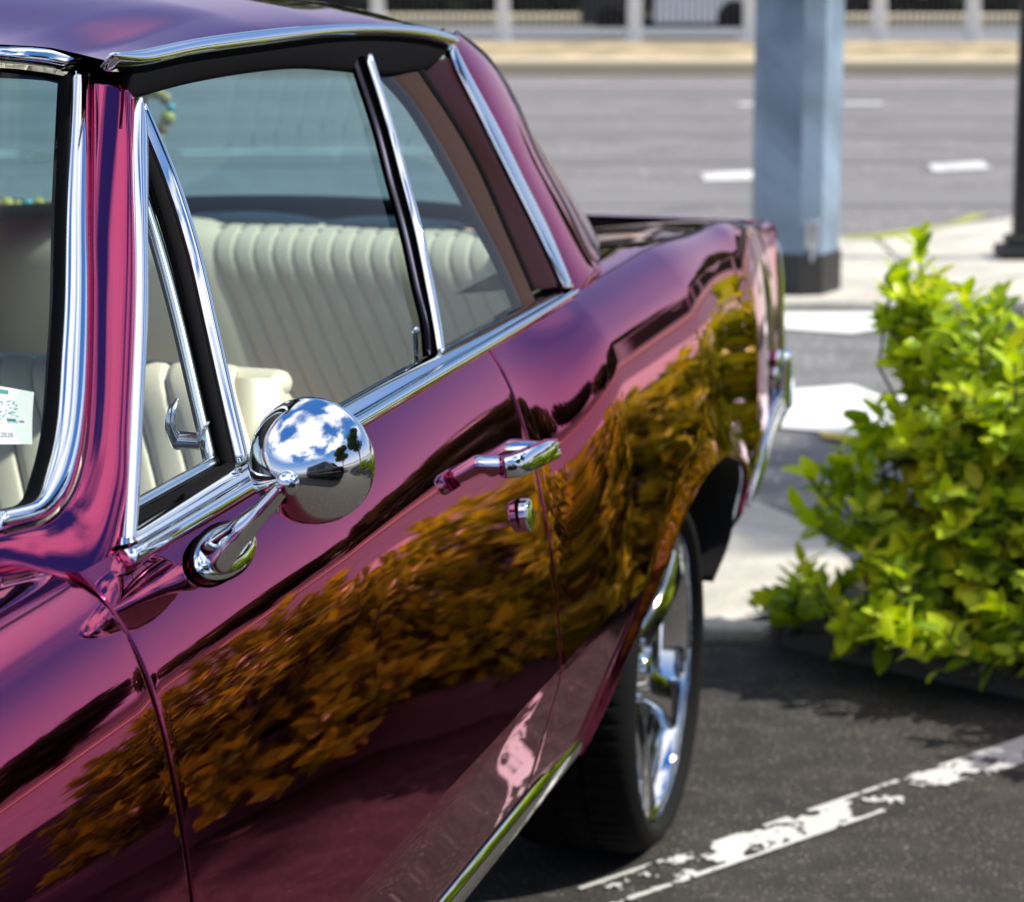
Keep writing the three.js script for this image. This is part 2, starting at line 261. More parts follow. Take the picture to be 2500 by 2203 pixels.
const archFront = archRear.map(([x, y]) => [-2.7 - x * 0.75, y]).reverse();
const archY = (arch, x) => { if (x <= arch[0][0] || x >= arch[arch.length - 1][0]) return -1; let i = 1; while (arch[i][0] < x) i++; const [a, b] = [arch[i - 1], arch[i]], m = (k) => (arch[Math.min(arch.length - 1, k + 1)][1] - arch[Math.max(0, k - 1)][1]) / (arch[Math.min(arch.length - 1, k + 1)][0] - arch[Math.max(0, k - 1)][0]), h = b[0] - a[0], t = (x - a[0]) / h; return (1 + 2 * t) * (1 - t) * (1 - t) * a[1] + t * (1 - t) * (1 - t) * h * m(i - 1) + t * t * (3 - 2 * t) * b[1] + t * t * (t - 1) * h * m(i); };
const uBase = []; for (let u = 0; u <= 13.0001; u += 0.25) uBase.push(u); uBase.push(7.9, 7.97, 8.03, 8.1); uBase.sort((a, b) => a - b);
const sideZ = (x, y) => { const p = profile(x < -2.22 ? fenderStations : sideStations, x); let lo = 0, hi = 13; for (let k = 0; k < 40; k++) { const m = (lo + hi) / 2; if (rowAt(p, m)[0] > y) lo = m; else hi = m; } return rowAt(p, lo)[1]; };
function sidePanel(st, xs, arch, minY) {
  const e0 = xs[0], e1 = xs[xs.length - 1], cols = [[e0, 0.016], [e0, 0.002], [e0 + 0.0012, 0.0003], [e0 + 0.004, 0], ...xs.slice(1, -1).map((x) => [x, 0]), [e1 - 0.004, 0], [e1 - 0.0012, 0.0003], [e1, 0.002], [e1, 0.016]], nv = uBase.length;
  return grid(cols.length - 1, nv - 1, (a, b, i, j) => {
    const [x, inn] = cols[i], p = profile(st, x); let lim = 13;
    const yb = Math.max(arch ? archY(arch, x) : -1, minY(x));
    if (yb > rowAt(p, 13)[0]) { let lo = 0, hi = 13; for (let k = 0; k < 30; k++) { const m = (lo + hi) / 2; if (rowAt(p, m)[0] > yb) lo = m; else hi = m; } lim = lo; }
    let u = uBase[j]; if (lim < 13) u = u > lim ? lim : u; // rows past the opening collapse onto its edge
    if (lim < 13 && j === nv - 1) u = lim;
    const [y, z] = rowAt(p, u); let zz = z - inn;
    if (arch) { const ay = archY(arch, x); if (ay > 0) { const d = y - ay; if (d < 0.05) zz += 0.012 * sst(0.05, 0.0, d); } }
    const q = V(x, y, zz); q.u = x; q.v = y; return q;
  });
}
const steps = (a, b, n) => Array.from({ length: n + 1 }, (_, i) => lerp(a, b, i / n));
const fender = both('fender', sidePanel(fenderStations, steps(-3.9, -2.2235, 60), archFront, () => 0.36), M.paint);
const door = both('door', sidePanel(sideStations, steps(-2.2185, -1.0025, 64), null, () => 0.36), M.paint);
const quarter = both('quarter_panel', sidePanel(sideStations, [...steps(-0.9975, -0.705, 16), ...steps(-0.7, 0.384, 90).slice(1), ...steps(0.3855, 1.16, 44)], archRear, (x) => (x > 0.385 ? lerp(0.455, 0.5, (x - 0.385) / 0.775) : 0.36)), M.paint);
// wheel houses, arch lips, light-blocking hull, floor
for (const arch of [archRear, archFront]) {
  const pts = []; for (let i = 0; i <= 60; i++) { const x = lerp(arch[0][0] + 0.001, arch[10][0] - 0.001, i / 60); pts.push([x, archY(arch, x)]); }
  both('arch_lip', taper(pts.filter(([, y]) => y > 0.47).map(([x, y]) => V(x, y + 0.002, sideZ(x, Math.max(0.41, y)) + 0.006)), [[0.004, 0.004], [0.006, 0.006], [0.006, 0.006]], V(0, 1, 0.001), 90, 10), M.paint);
  both('wheel_house', bar(pts.map(([x, y]) => V(x, y + 0.004, sideZ(x, Math.max(0.41, y)) - 0.004)), pts.map(([x, y]) => V(x, y + 0.03, 0.42)), V(0, 1, 0), { bulge: 0.01, thick: 0.004, n: 60 }), M.dark);
  const s = new THREE.Shape([...pts.map(([x, y]) => new THREE.Vector2(x, y + 0.03)), new THREE.Vector2(arch[10][0] - 0.12, 0.26), new THREE.Vector2(arch[10][0] - 0.3, 0.12), new THREE.Vector2(arch[0][0], 0.12)]);
  both('wheel_house', new THREE.ShapeGeometry(s).translate(0, 0, 0.42), M.dark);
  if (arch === archRear) both('wheel_house', bar(L3([[0.366, 0.55, 0.818], [0.379, 0.51, 0.818], [0.384, 0.455, 0.812], [0.345, 0.385, 0.79]]), L3([[0.366, 0.55, 0.42], [0.379, 0.51, 0.42], [0.384, 0.455, 0.42], [0.345, 0.385, 0.42]]), V(-1, 0, 0), { bulge: 0, thick: 0.006, n: 16 }), M.dark);
}
const hullRow = (x, u) => { const p = profile(x < -2.22 ? fenderStations : sideStations, x), [y, z] = rowAt(p, u); return V(x, y - 0.006, z - 0.035); };
const hullSeg = (a, b, u0, u1) => grid(30, 20, (s, t) => hullRow(lerp(a, b, s), lerp(u0, u1, t)));
both('light_block_shell', [hullSeg(-3.88, -3.2, 0.6, 13), hullSeg(-3.2, -2.2, 0.6, 6.5), hullSeg(-2.2, -0.72, 0.2, 13), hullSeg(-0.72, 0.4, 0.2, 6.4), hullSeg(0.4, 1.15, 0.2, 10.5)], M.dark);  // black shell added behind the panels to block light through their gaps
part('underbody', [box(3.0, 0.1, 1.3, -1.45, 0.34, 0), box(0.9, 0.1, 0.84, -3.1, 0.4, 0), box(1.9, 0.1, 0.84, 0.2, 0.5, 0), box(0.16, 0.16, 1.3, 0.04, 0.3, 0)], M.dark, car);
both('sill', bar([V(-2.0, 0.372, 0.77), V(-0.72, 0.372, 0.77)], [V(-2.0, 0.26, 0.70), V(-0.72, 0.26, 0.70)], V(0, 0, 1), { bulge: 0.012, thick: 0.03, n: 10 }), M.dark);
const rocker = both('rocker_moulding', bar([V(-2.15, 0.428, 0.806), V(-0.70, 0.428, 0.806)], [V(-2.15, 0.376, 0.786), V(-0.70, 0.376, 0.786)], V(0, 0, 1), { bulge: 0.013, thick: 0.012, n: 8, seg: 12, round: 0.55 }), M.chrome);

// --- chrome belt, drip rail, quarter-window chrome
both('belt_moulding', [bar(GL([[-2.146, 1.017], [-1.5, 1.0175], [-1.0, 1.018], [-0.575, 1.022]], 0.011), GL([[-2.146, 1.03], [-1.5, 1.031], [-1.0, 1.031], [-0.572, 1.03]], 0.012), nG, { bulge: 0.006, thick: 0.012, n: 60, round: 0.5 }),
  bar(GL([[-2.12, 1.0315], [-1.5, 1.0325], [-0.9, 1.032], [-0.62, 1.031]], 0.008), GL([[-2.12, 1.042], [-1.5, 1.046], [-0.9, 1.041], [-0.62, 1.037]], -0.006), nG, { bulge: 0.001, thick: 0.01, n: 60 })], M.chrome);
const dripU = [[-1.803, 1.4245], [-1.741, 1.4245], [-1.576, 1.4275], [-1.364, 1.426], [-1.122, 1.419], [-0.923, 1.409], [-0.783, 1.397], [-0.688, 1.381]];
const dripL = [[-1.803, 1.4185], [-1.735, 1.4115], [-1.6, 1.413], [-1.41, 1.4115], [-1.134, 1.4075], [-0.937, 1.3975], [-0.797, 1.385], [-0.703, 1.371]];
both('drip_rail', bar(GL(dripU, 0.016), GL(dripL, 0.02), nG, { bulge: 0.006, thick: 0.014, n: 80 }), M.chrome);
both('quarter_window_chrome', bar(GL([[-0.692, 1.371], [-0.694, 1.345], [-0.667, 1.265], [-0.641, 1.189], [-0.613, 1.111], [-0.594, 1.036]], 0.004), GL([[-0.676, 1.378], [-0.662, 1.342], [-0.623, 1.266], [-0.593, 1.184], [-0.566, 1.112], [-0.562, 1.03]], 0.006), nG, { bulge: 0.006, thick: 0.01, n: 50 }), M.chrome);
// jamb, seal and inner trim of the rear side window
both('window_jamb', bar(GL([[-0.692, 1.36], [-0.672, 1.265], [-0.646, 1.189], [-0.618, 1.111], [-0.602, 1.04]], 0.0), GL([[-0.79, 1.362], [-0.71, 1.235], [-0.69, 1.12], [-0.675, 1.055]], -0.022), nG, { bulge: 0.002, thick: 0.004, n: 40 }), phys([0.016, 0.0015, 0.0035], 0.4, 0, { specularIntensity: 0.3 }));  // jamb is body paint; recess shade is put into this near-black maroon
both('window_seal', [bar(GL([[-0.79, 1.366], [-0.702, 1.236], [-0.684, 1.12], [-0.672, 1.05]], -0.014), GL([[-0.82, 1.363], [-0.722, 1.232], [-0.702, 1.12], [-0.692, 1.05]], -0.014), nG, { bulge: 0.006, thick: 0.01, n: 40 }),
  bar(GL(dripL.slice(1), 0.006), GL([[-1.748, 1.386], [-1.564, 1.391], [-1.346, 1.389], [-1.23, 1.384], [-1.086, 1.371], [-0.939, 1.357], [-0.78, 1.352]], -0.012), nG, { bulge: 0.004, thick: 0.006, n: 60 })], M.rubber);
both('pillar_trim', bar(GL([[-0.80, 1.366], [-0.716, 1.235], [-0.696, 1.12], [-0.685, 1.03]], -0.014), GL([[-0.93, 1.366], [-0.86, 1.314], [-0.81, 1.234], [-0.776, 1.154], [-0.755, 1.107], [-0.745, 1.03]], -0.018), nG, { bulge: 0.004, thick: 0.012, n: 40 }), M.trimBrown);

// --- windows
function glassOf(name, pts, off, parent = car) { const P = GL(pts, off), c = V(0, 0, 0); P.forEach((p) => c.add(p)); c.multiplyScalar(1 / P.length); const s = new THREE.Shape(pts.map(([x, y]) => new THREE.Vector2(x, y))), g = new THREE.ShapeGeometry(s), a = g.attributes.position; for (let i = 0; i < a.count; i++) { const q = Gp(a.getX(i), a.getY(i), off); a.setXYZ(i, q.x, q.y, q.z); } g.computeVertexNormals(); return both(name, g, M.glass, parent); }
glassOf('door_glass', [[-1.748, 1.383], [-1.741, 1.305], [-1.752, 1.235], [-1.781, 1.167], [-1.81, 1.101], [-1.833, 1.042], [-1.16, 1.042], [-1.125, 1.107], [-1.075, 1.205], [-1.045, 1.29], [-1.02, 1.378], [-1.23, 1.39], [-1.346, 1.394], [-1.564, 1.396]], -0.012);
glassOf('quarter_glass', [[-1.003, 1.372], [-1.025, 1.295], [-1.048, 1.231], [-1.064, 1.177], [-1.106, 1.106], [-1.155, 1.04], [-0.735, 1.036], [-0.745, 1.107], [-0.765, 1.154], [-0.80, 1.234], [-0.85, 1.314], [-0.915, 1.366]], -0.016);
const vent = glassOf('vent_glass', [[-1.757, 1.355], [-1.86, 1.256], [-1.949, 1.171], [-2.02, 1.118], [-2.09, 1.062], [-2.098, 1.046], [-1.845, 1.048], [-1.82, 1.101], [-1.79, 1.167], [-1.765, 1.235], [-1.752, 1.304]], -0.012);
both('window_post', [bar(GL([[-1.058, 1.385], [-1.074, 1.301], [-1.099, 1.239], [-1.118, 1.186], [-1.155, 1.116], [-1.172, 1.08], [-1.205, 1.046]], -0.006), GL([[-1.014, 1.383], [-1.035, 1.297], [-1.06, 1.233], [-1.081, 1.18], [-1.123, 1.109], [-1.146, 1.074], [-1.17, 1.042]], -0.006), nG, { bulge: 0.006, thick: 0.005, n: 50, seg: 10 })], M.blackPaint);
both('post_chrome', bar(GL([[-1.0145, 1.383], [-1.0355, 1.297], [-1.0605, 1.233], [-1.0815, 1.18], [-1.1235, 1.109], [-1.1465, 1.074], [-1.1705, 1.042]], -0.003), GL([[-1.0, 1.381], [-1.022, 1.295], [-1.045, 1.231], [-1.063, 1.177], [-1.105, 1.106], [-1.133, 1.066], [-1.156, 1.042]], -0.004), nG, { bulge: 0.007, thick: 0.01, n: 50 }), M.chrome);
both('vent_frame', [bar(GL([[-1.757, 1.384], [-1.80, 1.345], [-1.892, 1.25], [-1.954, 1.192], [-2.046, 1.113], [-2.104, 1.064], [-2.14, 1.034]], 0.006), GL([[-1.749, 1.38], [-1.762, 1.352], [-1.868, 1.25], [-1.925, 1.196], [-2.024, 1.115], [-2.085, 1.062], [-2.126, 1.034]], 0.004), nG, { bulge: 0.007, thick: 0.012, n: 60 }),
  bar(GL([[-1.748, 1.378], [-1.747, 1.304], [-1.762, 1.235], [-1.791, 1.167], [-1.82, 1.101], [-1.843, 1.046]], 0.0), GL([[-1.733, 1.374], [-1.727, 1.301], [-1.742, 1.232], [-1.772, 1.164], [-1.802, 1.098], [-1.825, 1.046]], -0.002), nG, { bulge: 0.009, thick: 0.012, n: 50 })], M.chrome);
both('vent_seal', [bar(GL([[-1.76, 1.36], [-1.764, 1.304], [-1.779, 1.235], [-1.806, 1.167], [-1.834, 1.101], [-1.856, 1.046]], -0.008), GL([[-1.7485, 1.36], [-1.7475, 1.304], [-1.7625, 1.235], [-1.7915, 1.167], [-1.8205, 1.101], [-1.8435, 1.046]], -0.004), nG, { bulge: 0.003, thick: 0.008, n: 50 }),
  bar(GL([[-2.125, 1.0425], [-1.843, 1.0425]], -0.004), GL([[-2.108, 1.05], [-1.843, 1.05]], -0.008), nG, { bulge: 0.003, thick: 0.008, n: 12 })], M.rubber);
both('vent_inner_frame', [bar(GL([[-1.772, 1.335], [-1.786, 1.262], [-1.806, 1.195], [-1.838, 1.115], [-1.862, 1.058]], -0.02), GL([[-1.762, 1.335], [-1.773, 1.258], [-1.794, 1.19], [-1.826, 1.11], [-1.85, 1.055]], -0.016), nG, { bulge: 0.004, thick: 0.006, n: 40 }),
  bar(GL([[-2.1, 1.05], [-1.843, 1.05]], -0.014), GL([[-2.085, 1.06], [-1.843, 1.06]], -0.018), nG, { bulge: 0.004, thick: 0.006, n: 12 })], M.chromeDull);
// vent latch
part('vent_latch', [new THREE.LatheGeometry([[0.0001, 0.012], [0.012, 0.011], [0.019, 0.005], [0.021, 0]].map(([a, b]) => new THREE.Vector2(a, b)), 24).rotateX(-Math.PI / 2).translate(-1.838, 1.066, 0.722), cyl(0.008, 0.009, 0.035, 0, 0, 0).rotateX(Math.PI / 2).translate(-1.838, 1.064, 0.70),
  taper([V(-1.838, 1.062, 0.685), V(-1.846, 1.076, 0.682), V(-1.846, 1.092, 0.683), V(-1.838, 1.104, 0.686)], [[0.008, 0.008], [0.0055, 0.006], [0.004, 0.005], [0.0015, 0.002]], V(0, 0, 1), 24, 12)], M.chromeDull, car);
part('lock_pin', [cyl(0.0032, 0.0032, 0.05, -1.19, 1.045, 0.725, 12), new THREE.SphereGeometry(0.005, 12, 8).translate(-1.19, 1.071, 0.725)], M.chrome, car);

// --- windshield: edge follows the pillar, middle bows forward
const nW = V(-0.3401, 0.6706, 0.6592);
const wOut = L3([[-1.735, 1.403, 0.559], [-1.886, 1.266, 0.621], [-1.93, 1.225, 0.64], [-2.04, 1.128, 0.682], [-2.091, 1.089, 0.695], [-2.122, 1.071, 0.698], [-2.156, 1.059, 0.692], [-2.201, 1.057, 0.671]]);
const wIn = L3([[-1.751, 1.408, 0.546], [-1.877, 1.298, 0.593], [-1.967, 1.217, 0.629], [-2.011, 1.179, 0.645], [-2.082, 1.119, 0.669], [-2.127, 1.088, 0.678], [-2.154, 1.073, 0.68], [-2.19, 1.07, 0.663]]);
const topEdge = [V(-1.722, 1.423, 0.547), V(-1.748, 1.432, 0.523), V(-1.798, 1.436, 0.494), V(-1.86, 1.45, 0.3), V(-1.88, 1.455, 0)], topIn = [V(-1.745, 1.412, 0.543), V(-1.762, 1.417, 0.53), V(-1.809, 1.425, 0.499), V(-1.875, 1.436, 0.3), V(-1.897, 1.44, 0)];
const botEdge = [V(-2.19, 1.057, 0.672), V(-2.3, 1.056, 0.55), V(-2.42, 1.056, 0.3), V(-2.46, 1.056, 0)], botIn = [V(-2.178, 1.0705, 0.666), V(-2.28, 1.071, 0.545), V(-2.395, 1.072, 0.3), V(-2.435, 1.072, 0)];
both('windshield_trim', [bar(wOut, wIn, nW, { bulge: 0.008, thick: 0.014, n: 90, seg: 8 }), bar(topEdge, topIn, V(-0.3, 0.8, 0.3), { bulge: 0.005, thick: 0.012, n: 50 }), bar(botEdge, botIn, V(-0.3, 0.8, 0.4), { bulge: 0.005, thick: 0.012, n: 50 })], M.chrome);
both('windshield_seal', bar(wIn.map((p) => p.clone().addScaledVector(nW, 0.001)), wIn.map((p, i) => p.clone().add(V(0.002, -0.001, -0.012).multiplyScalar(1)).addScaledVector(nW, -0.006)), nW, { bulge: 0.001, thick: 0.003, n: 60 }), M.rubber);
{
  const side = sampler(wIn.map((p) => p.clone().addScaledVector(nW, -0.006))), tp = sampler(topIn), bt = sampler(botIn);
  const half = grid(40, 30, (s, t) => { const edge = side(t * 0.96), mid = V(-1.897, 1.44, 0).lerp(V(-2.435, 1.072, 0), t); const k = s, top = tp(k), bot = bt(k); const e = top.lerp(bot, t); const c = side(Math.min(1, t * 0.985)).sub(tp(0).lerp(bt(0), t)); return e.addScaledVector(c, Math.pow(1 - k, 2.2)).add(V(0, -0.006, 0)); });
  part('windshield', [half, mirrored(half)], M.glassFront, car);
}
// pillar and cowl
const pilA = L3([[-1.742, 1.398, 0.561], [-1.79, 1.353, 0.581], [-1.886, 1.266, 0.621], [-1.93, 1.225, 0.64], [-2.04, 1.128, 0.682], [-2.088, 1.091, 0.696], [-2.115, 1.074, 0.7]]);
const pilB = GL([[-1.76, 1.394], [-1.801, 1.346], [-1.891, 1.251], [-1.953, 1.193], [-2.045, 1.114], [-2.103, 1.065], [-2.15, 1.022]], 0.004);
const cowlA = L3([[-2.122, 1.0695, 0.699], [-2.156, 1.0575, 0.694], [-2.196, 1.055, 0.674], [-2.3, 1.053, 0.55], [-2.42, 1.053, 0.3], [-2.46, 1.053, 0]]), cowlB = L3([[-2.187, 1.012, 0.748], [-2.212, 1.018, 0.715], [-2.24, 1.026, 0.68], [-2.36, 1.03, 0.56], [-2.49, 1.035, 0.3], [-2.53, 1.037, 0]]);
both('windshield_pillar', bar([...pilA.slice(0, 6), ...cowlA], [...pilB.slice(0, 6), ...cowlB], V(-0.2, 0.6, 0.6), { bulge: 0.007, thick: 0.02, n: 160, seg: 12, round: 0.7, byIndex: true }), M.paint);
both('cowl_seal', [tube(L3([[-2.186, 1.009, 0.75], [-2.212, 1.016, 0.717], [-2.242, 1.025, 0.682], [-2.31, 1.028, 0.62]]), 0.005, 20, 8)], M.rubber);
part('hood', grid(40, 40, (s, t) => { const x = lerp(-2.545, -3.9, s), z = lerp(-0.595, 0.595, t), k = sst(-3.3, -3.9, x), fx = x + 0.29 * Math.pow(Math.abs(z) / 0.6, 2.2) * (1 - s); const fr = rowAt(profile(fenderStations, Math.min(-2.3, fx)), 0), zz = z / 0.595 * (fr[1] - 0.004); return V(fx, fr[0] + 0.002 + 0.03 * (1 - Math.pow(Math.abs(z) / 0.595, 2)), zz); }), M.paint, car);
part('nose', [box(0.05, 0.34, 1.5, -3.9, 0.72, 0, 0.02)], M.paint, car);
part('grille', Array.from({ length: 9 }, (_, i) => box(0.02, 0.012, 1.0, -3.935, 0.62 + i * 0.03, 0, 0.004)), M.chrome, car);
part('front_bumper', taper([V(-3.6, 0.47, -0.8), V(-3.93, 0.47, -0.74), V(-4.0, 0.47, 0), V(-3.93, 0.47, 0.74), V(-3.6, 0.47, 0.8)], [[0.03, 0.06], [0.04, 0.07], [0.04, 0.07], [0.03, 0.06]], V(0, 1, 0), 60, 16), M.chrome, car);
for (const z of [-0.62, 0.62]) { const h = part('headlight', new THREE.LatheGeometry([[0.001, 0.03], [0.05, 0.022], [0.078, 0.004], [0.088, 0.01], [0.092, -0.01]].map(([a, b]) => new THREE.Vector2(a, b)), 32).rotateZ(Math.PI / 2).translate(-3.93, 0.75, z), M.chromeDull, car); }

// --- roof, sail panel, rear window, deck
const roofX = [-1.885, -0.30], railAt = (x) => { const q = sampler(dripU.map(([a, b]) => V(a, b, 0)), true); let lo = 0, hi = 1; for (let k = 0; k < 30; k++) { const m = (lo + hi) / 2; if (q(m).x < x) lo = m; else hi = m; } return q(lo).y; };
{
  const tz = [0, 0.3, 0.494, 0.523, 0.547, 0.61], tx = [-1.883, -1.863, -1.801, -1.755, -1.735, -1.78], ty = [1.4575, 1.4525, 1.439, 1.4345, 1.427, 1.421];
  const at = (a, z) => { let i = 0; while (i < 4 && z > tz[i + 1]) i++; return lerp(a[i], a[i + 1], Math.min(1, (z - tz[i]) / (tz[i + 1] - tz[i]))); };
  const wq = []; for (let i = 0; i <= 80; i++) { const q = lerp(-1, 1, i / 80); wq.push(Math.sign(q) * (1 - Math.pow(1 - Math.abs(q), 1.5))); }
  const g = grid(80, 80, (s0, t, i, j) => {
    const s = Math.pow(s0, 1.4), w = wq[j], a = Math.abs(w), re = -0.70 + 0.4 * Math.sqrt(1 - Math.pow(a, 6)), x = lerp(at(tx, a * 0.602), re, s);
    const xr = Math.min(-0.69, Math.max(-1.8, x)), yr = railAt(xr), zr = Gp(0, yr).z + 0.008;
    const drop = 0.06 * Math.pow(sst(-0.85, -0.28, x), 2);
    const y = yr + 0.002 + 0.062 * Math.pow(1 - Math.pow(a, 2.6), 0.72) - drop;
    return V(x, lerp(at(ty, a * 0.602), y, sst(0, 0.3, s)), w * zr);
  });
  part('roof', g, M.paint, car);
  part('headliner', g.clone().scale(0.97, 1, 0.95).translate(-0.01, -0.036, 0), M.headliner, car);
}
const railB = GL([[-0.69, 1.378], [-0.664, 1.345], [-0.623, 1.266], [-0.593, 1.184], [-0.566, 1.112], [-0.562, 1.034], [-0.56, 1.022]], 0.004);
const edgeC = L3([[-0.5, 1.373, 0.56], [-0.39, 1.352, 0.572], [-0.3, 1.297, 0.588], [-0.272, 1.205, 0.622], [-0.25, 1.1, 0.675], [-0.27, 1.04, 0.715], [-0.275, 1.026, 0.728]]);
both('sail_panel', bar(railB, edgeC, V(0, 0.3, 1), { bulge: 0.02, thick: 0.012, n: 70, seg: 16, round: 0.8 }), M.paint);
const edgeD = L3([[-0.36, 1.372, 0.5], [-0.3, 1.345, 0.505], [-0.16, 1.28, 0.515], [0.02, 1.19, 0.53], [0.2, 1.09, 0.55], [0.3, 1.02, 0.565], [0.32, 1.0, 0.57]]);
both('rear_pillar', bar(edgeC, edgeD, V(1, 0.3, 0.6), { bulge: 0.012, thick: 0.012, n: 60, seg: 10 }), M.paint);
both('pillar_lining', bar(railB.map((p) => p.clone().add(V(0.0, 0, -0.045))), edgeD.map((p) => p.clone().add(V(-0.012, -0.012, -0.02))), V(0, 0, -1), { bulge: 0.002, thick: 0.004, n: 40 }), M.headliner);
part('roof_header', bar([V(-0.5, 1.368, 0.545), V(-0.40, 1.386, 0.4), V(-0.32, 1.386, 0.2), V(-0.30, 1.385, 0), V(-0.32, 1.386, -0.2), V(-0.40, 1.386, -0.4), V(-0.5, 1.368, -0.545)], [V(-0.36, 1.37, 0.5), V(-0.3, 1.377, 0.35), V(-0.25, 1.38, 0.2), V(-0.235, 1.38, 0), V(-0.25, 1.38, -0.2), V(-0.3, 1.377, -0.35), V(-0.36, 1.37, -0.5)], V(0.3, 1, 0), { bulge: 0.006, thick: 0.012, n: 60 }), M.paint, car);
{
  const top = (t) => { const z = lerp(-0.5, 0.5, t); return V(-0.235 - 0.5 * z * z, 1.38 - 0.04 * z * z, z); }, bot = (t) => { const z = lerp(-0.57, 0.57, t); return V(0.64 - 0.95 * z * z, 0.993, z); };
  part('rear_window', grid(30, 40, (s, t) => { const p = top(t).lerp(bot(t), s); p.y += 0.025 * Math.sin(Math.PI * s) - 0.004; return p; }), M.glassTint, car);
  part('rear_window_seal', bar(steps(0, 1, 24).map((t) => bot(t).add(V(-0.015, -0.005, 0))), steps(0, 1, 24).map((t) => bot(t).add(V(0.012, 0.012, 0))), V(0, 1, 0), { bulge: 0.006, thick: 0.01, n: 60 }), M.rubber, car);
  const rowZ = (x) => rowAt(profile(sideStations, x), 0);
  // deck between the body crests, around the rear window
  const inner = (x) => (x < 0.33 ? 0.575 : x < 0.64 ? Math.sqrt(Math.max(0, (0.64 - x) / 0.95)) : 0);
  both('deck', grid(90, 24, (s, t) => { const x = lerp(-0.56, 0.655, s), [y, z] = rowZ(x), zi = Math.min(z - 0.02, inner(x) + 0.012), zz = lerp(z, zi, t); return V(x, y - 0.018 * sst(0, 0.35, t * Math.max(0.2, (z - zi) / 0.7)) - (1 - 1) , zz); }), M.paint);
  part('trunk_lid', grid(40, 60, (s, t) => { const w = lerp(-1, 1, t), x = lerp(0.662, 1.16, s), [y, z] = rowZ(x), a = Math.abs(w); return V(x, y - 0.016 * sst(1, 0.8, a) + 0.01 * (1 - a * a) - (a > 0.86 && a < 0.875 ? 0.01 : 0), w * z); }), M.paint, car);
  part('trunk_seam', [tube([V(0.66, 0.968, -0.62), V(0.668, 0.973, 0), V(0.66, 0.968, 0.62)], 0.004, 30, 6), tube([V(0.66, 0.968, 0.62), V(0.9, 0.935, 0.62), V(1.14, 0.905, 0.61)], 0.004, 30, 6)], M.rubber, car);
  part('tail_panel', grid(20, 30, (s, t) => { const [Y, Z] = rowAt(profile(sideStations, 1.16), lerp(0, 12, s)); return V(1.16 + 0.02 * Math.sin(Math.PI * s), Y, lerp(-Z, Z, t)); }), M.paint, car);
  both('tail_chrome', taper([V(1.163, 0.912, 0.735), V(1.172, 0.86, 0.752), V(1.18, 0.75, 0.759), V(1.185, 0.64, 0.761)], [[0.004, 0.004], [0.006, 0.006], [0.007, 0.008], [0.007, 0.008]], V(1, 0, 0), 30, 10), M.chrome);
  both('tail_light', box(0.03, 0.1, 0.36, 1.172, 0.73, 0.44, 0.012), phys([0.35, 0.01, 0.015], 0.15));
}
part('rear_bumper', [taper([V(1.205, 0.52, -0.745), V(1.26, 0.52, -0.68), V(1.285, 0.52, 0), V(1.26, 0.52, 0.68), V(1.215, 0.525, 0.745)], [[0.02, 0.05], [0.025, 0.055], [0.025, 0.055], [0.02, 0.04]], V(0, 1, 0), 60, 16)], M.chrome, car);
both('bumper_wrap', taper([[1.225, 0.54], [1.12, 0.535], [0.95, 0.527], [0.72, 0.512], [0.49, 0.493]].map(([x, y]) => V(x, y, sideZ(Math.min(1.15, x), y) + 0.007)), [[0.012, 0.033], [0.013, 0.031], [0.012, 0.026], [0.01, 0.017], [0.004, 0.005]], V(0, 1, 0), 40, 14), M.chrome);
both('bumper_guard', [box(0.07, 0.13, 0.06, 1.23, 0.585, 0.748, 0.02)], M.chrome);
both('side_marker', [new THREE.SphereGeometry(0.016, 20, 14).scale(1.4, 0.9, 0.5).translate(0.95, 0.648, 0.79), new THREE.SphereGeometry(0.018, 20, 14).scale(1.5, 1, 0.6).translate(1.06, 0.66, 0.776)], M.chrome);

// --- door handle, lock, mirror
const nDoor = V(0, 0.25, 0.97);
part('door_handle', [bar(L3([[-1.236, 0.932, 0.846], [-1.222, 0.935, 0.860], [-1.18, 0.936, 0.869], [-1.12, 0.931, 0.871], [-1.06, 0.922, 0.863], [-1.0, 0.909, 0.848]]), L3([[-1.236, 0.908, 0.846], [-1.222, 0.907, 0.862], [-1.18, 0.908, 0.872], [-1.12, 0.908, 0.873], [-1.06, 0.908, 0.864], [-1.0, 0.905, 0.848]]), V(0, 0.2, 1), { bulge: 0.006, thick: 0.011, n: 60, seg: 14, round: 0.55 }),
  taper([V(-1.218, 0.919, 0.81), V(-1.218, 0.921, 0.858)], [[0.013, 0.011], [0.01, 0.01]], V(0, 1, 0), 10, 20), taper([V(-1.075, 0.912, 0.81), V(-1.075, 0.914, 0.86)], [[0.024, 0.008], [0.014, 0.006]], V(0, 1, 0), 10, 20)], M.chrome, door);
part('handle_button', [taper([V(-1.07, 0.898, 0.848), V(-1.012, 0.893, 0.85)], [[0.009, 0.009], [0.0085, 0.0085]], V(0, 1, 0), 10, 18)], M.chrome, door);
{
  const T = (g) => g.rotateX(Math.PI / 2).rotateX(-0.14).translate(-1.098, 0.832, 0.833), dome = steps(0, 1, 14).map((q) => new THREE.Vector2(0.0005 + 0.0165 * q, 0.012 - 0.002 * q * q)).concat(steps(0, 1, 8).map((q) => new THREE.Vector2(0.017 + 0.003 * Math.sin(q * Math.PI / 2), 0.007 + 0.003 * Math.cos(q * Math.PI / 2))), [new THREE.Vector2(0.0205, 0)]);
  part('door_lock', T(new THREE.LatheGeometry(dome, 48)), M.chrome, door);
  part('key_slot', T(new THREE.BoxGeometry(0.0022, 0.001, 0.011).translate(0, 0.0122, 0)), M.dark, door);
}
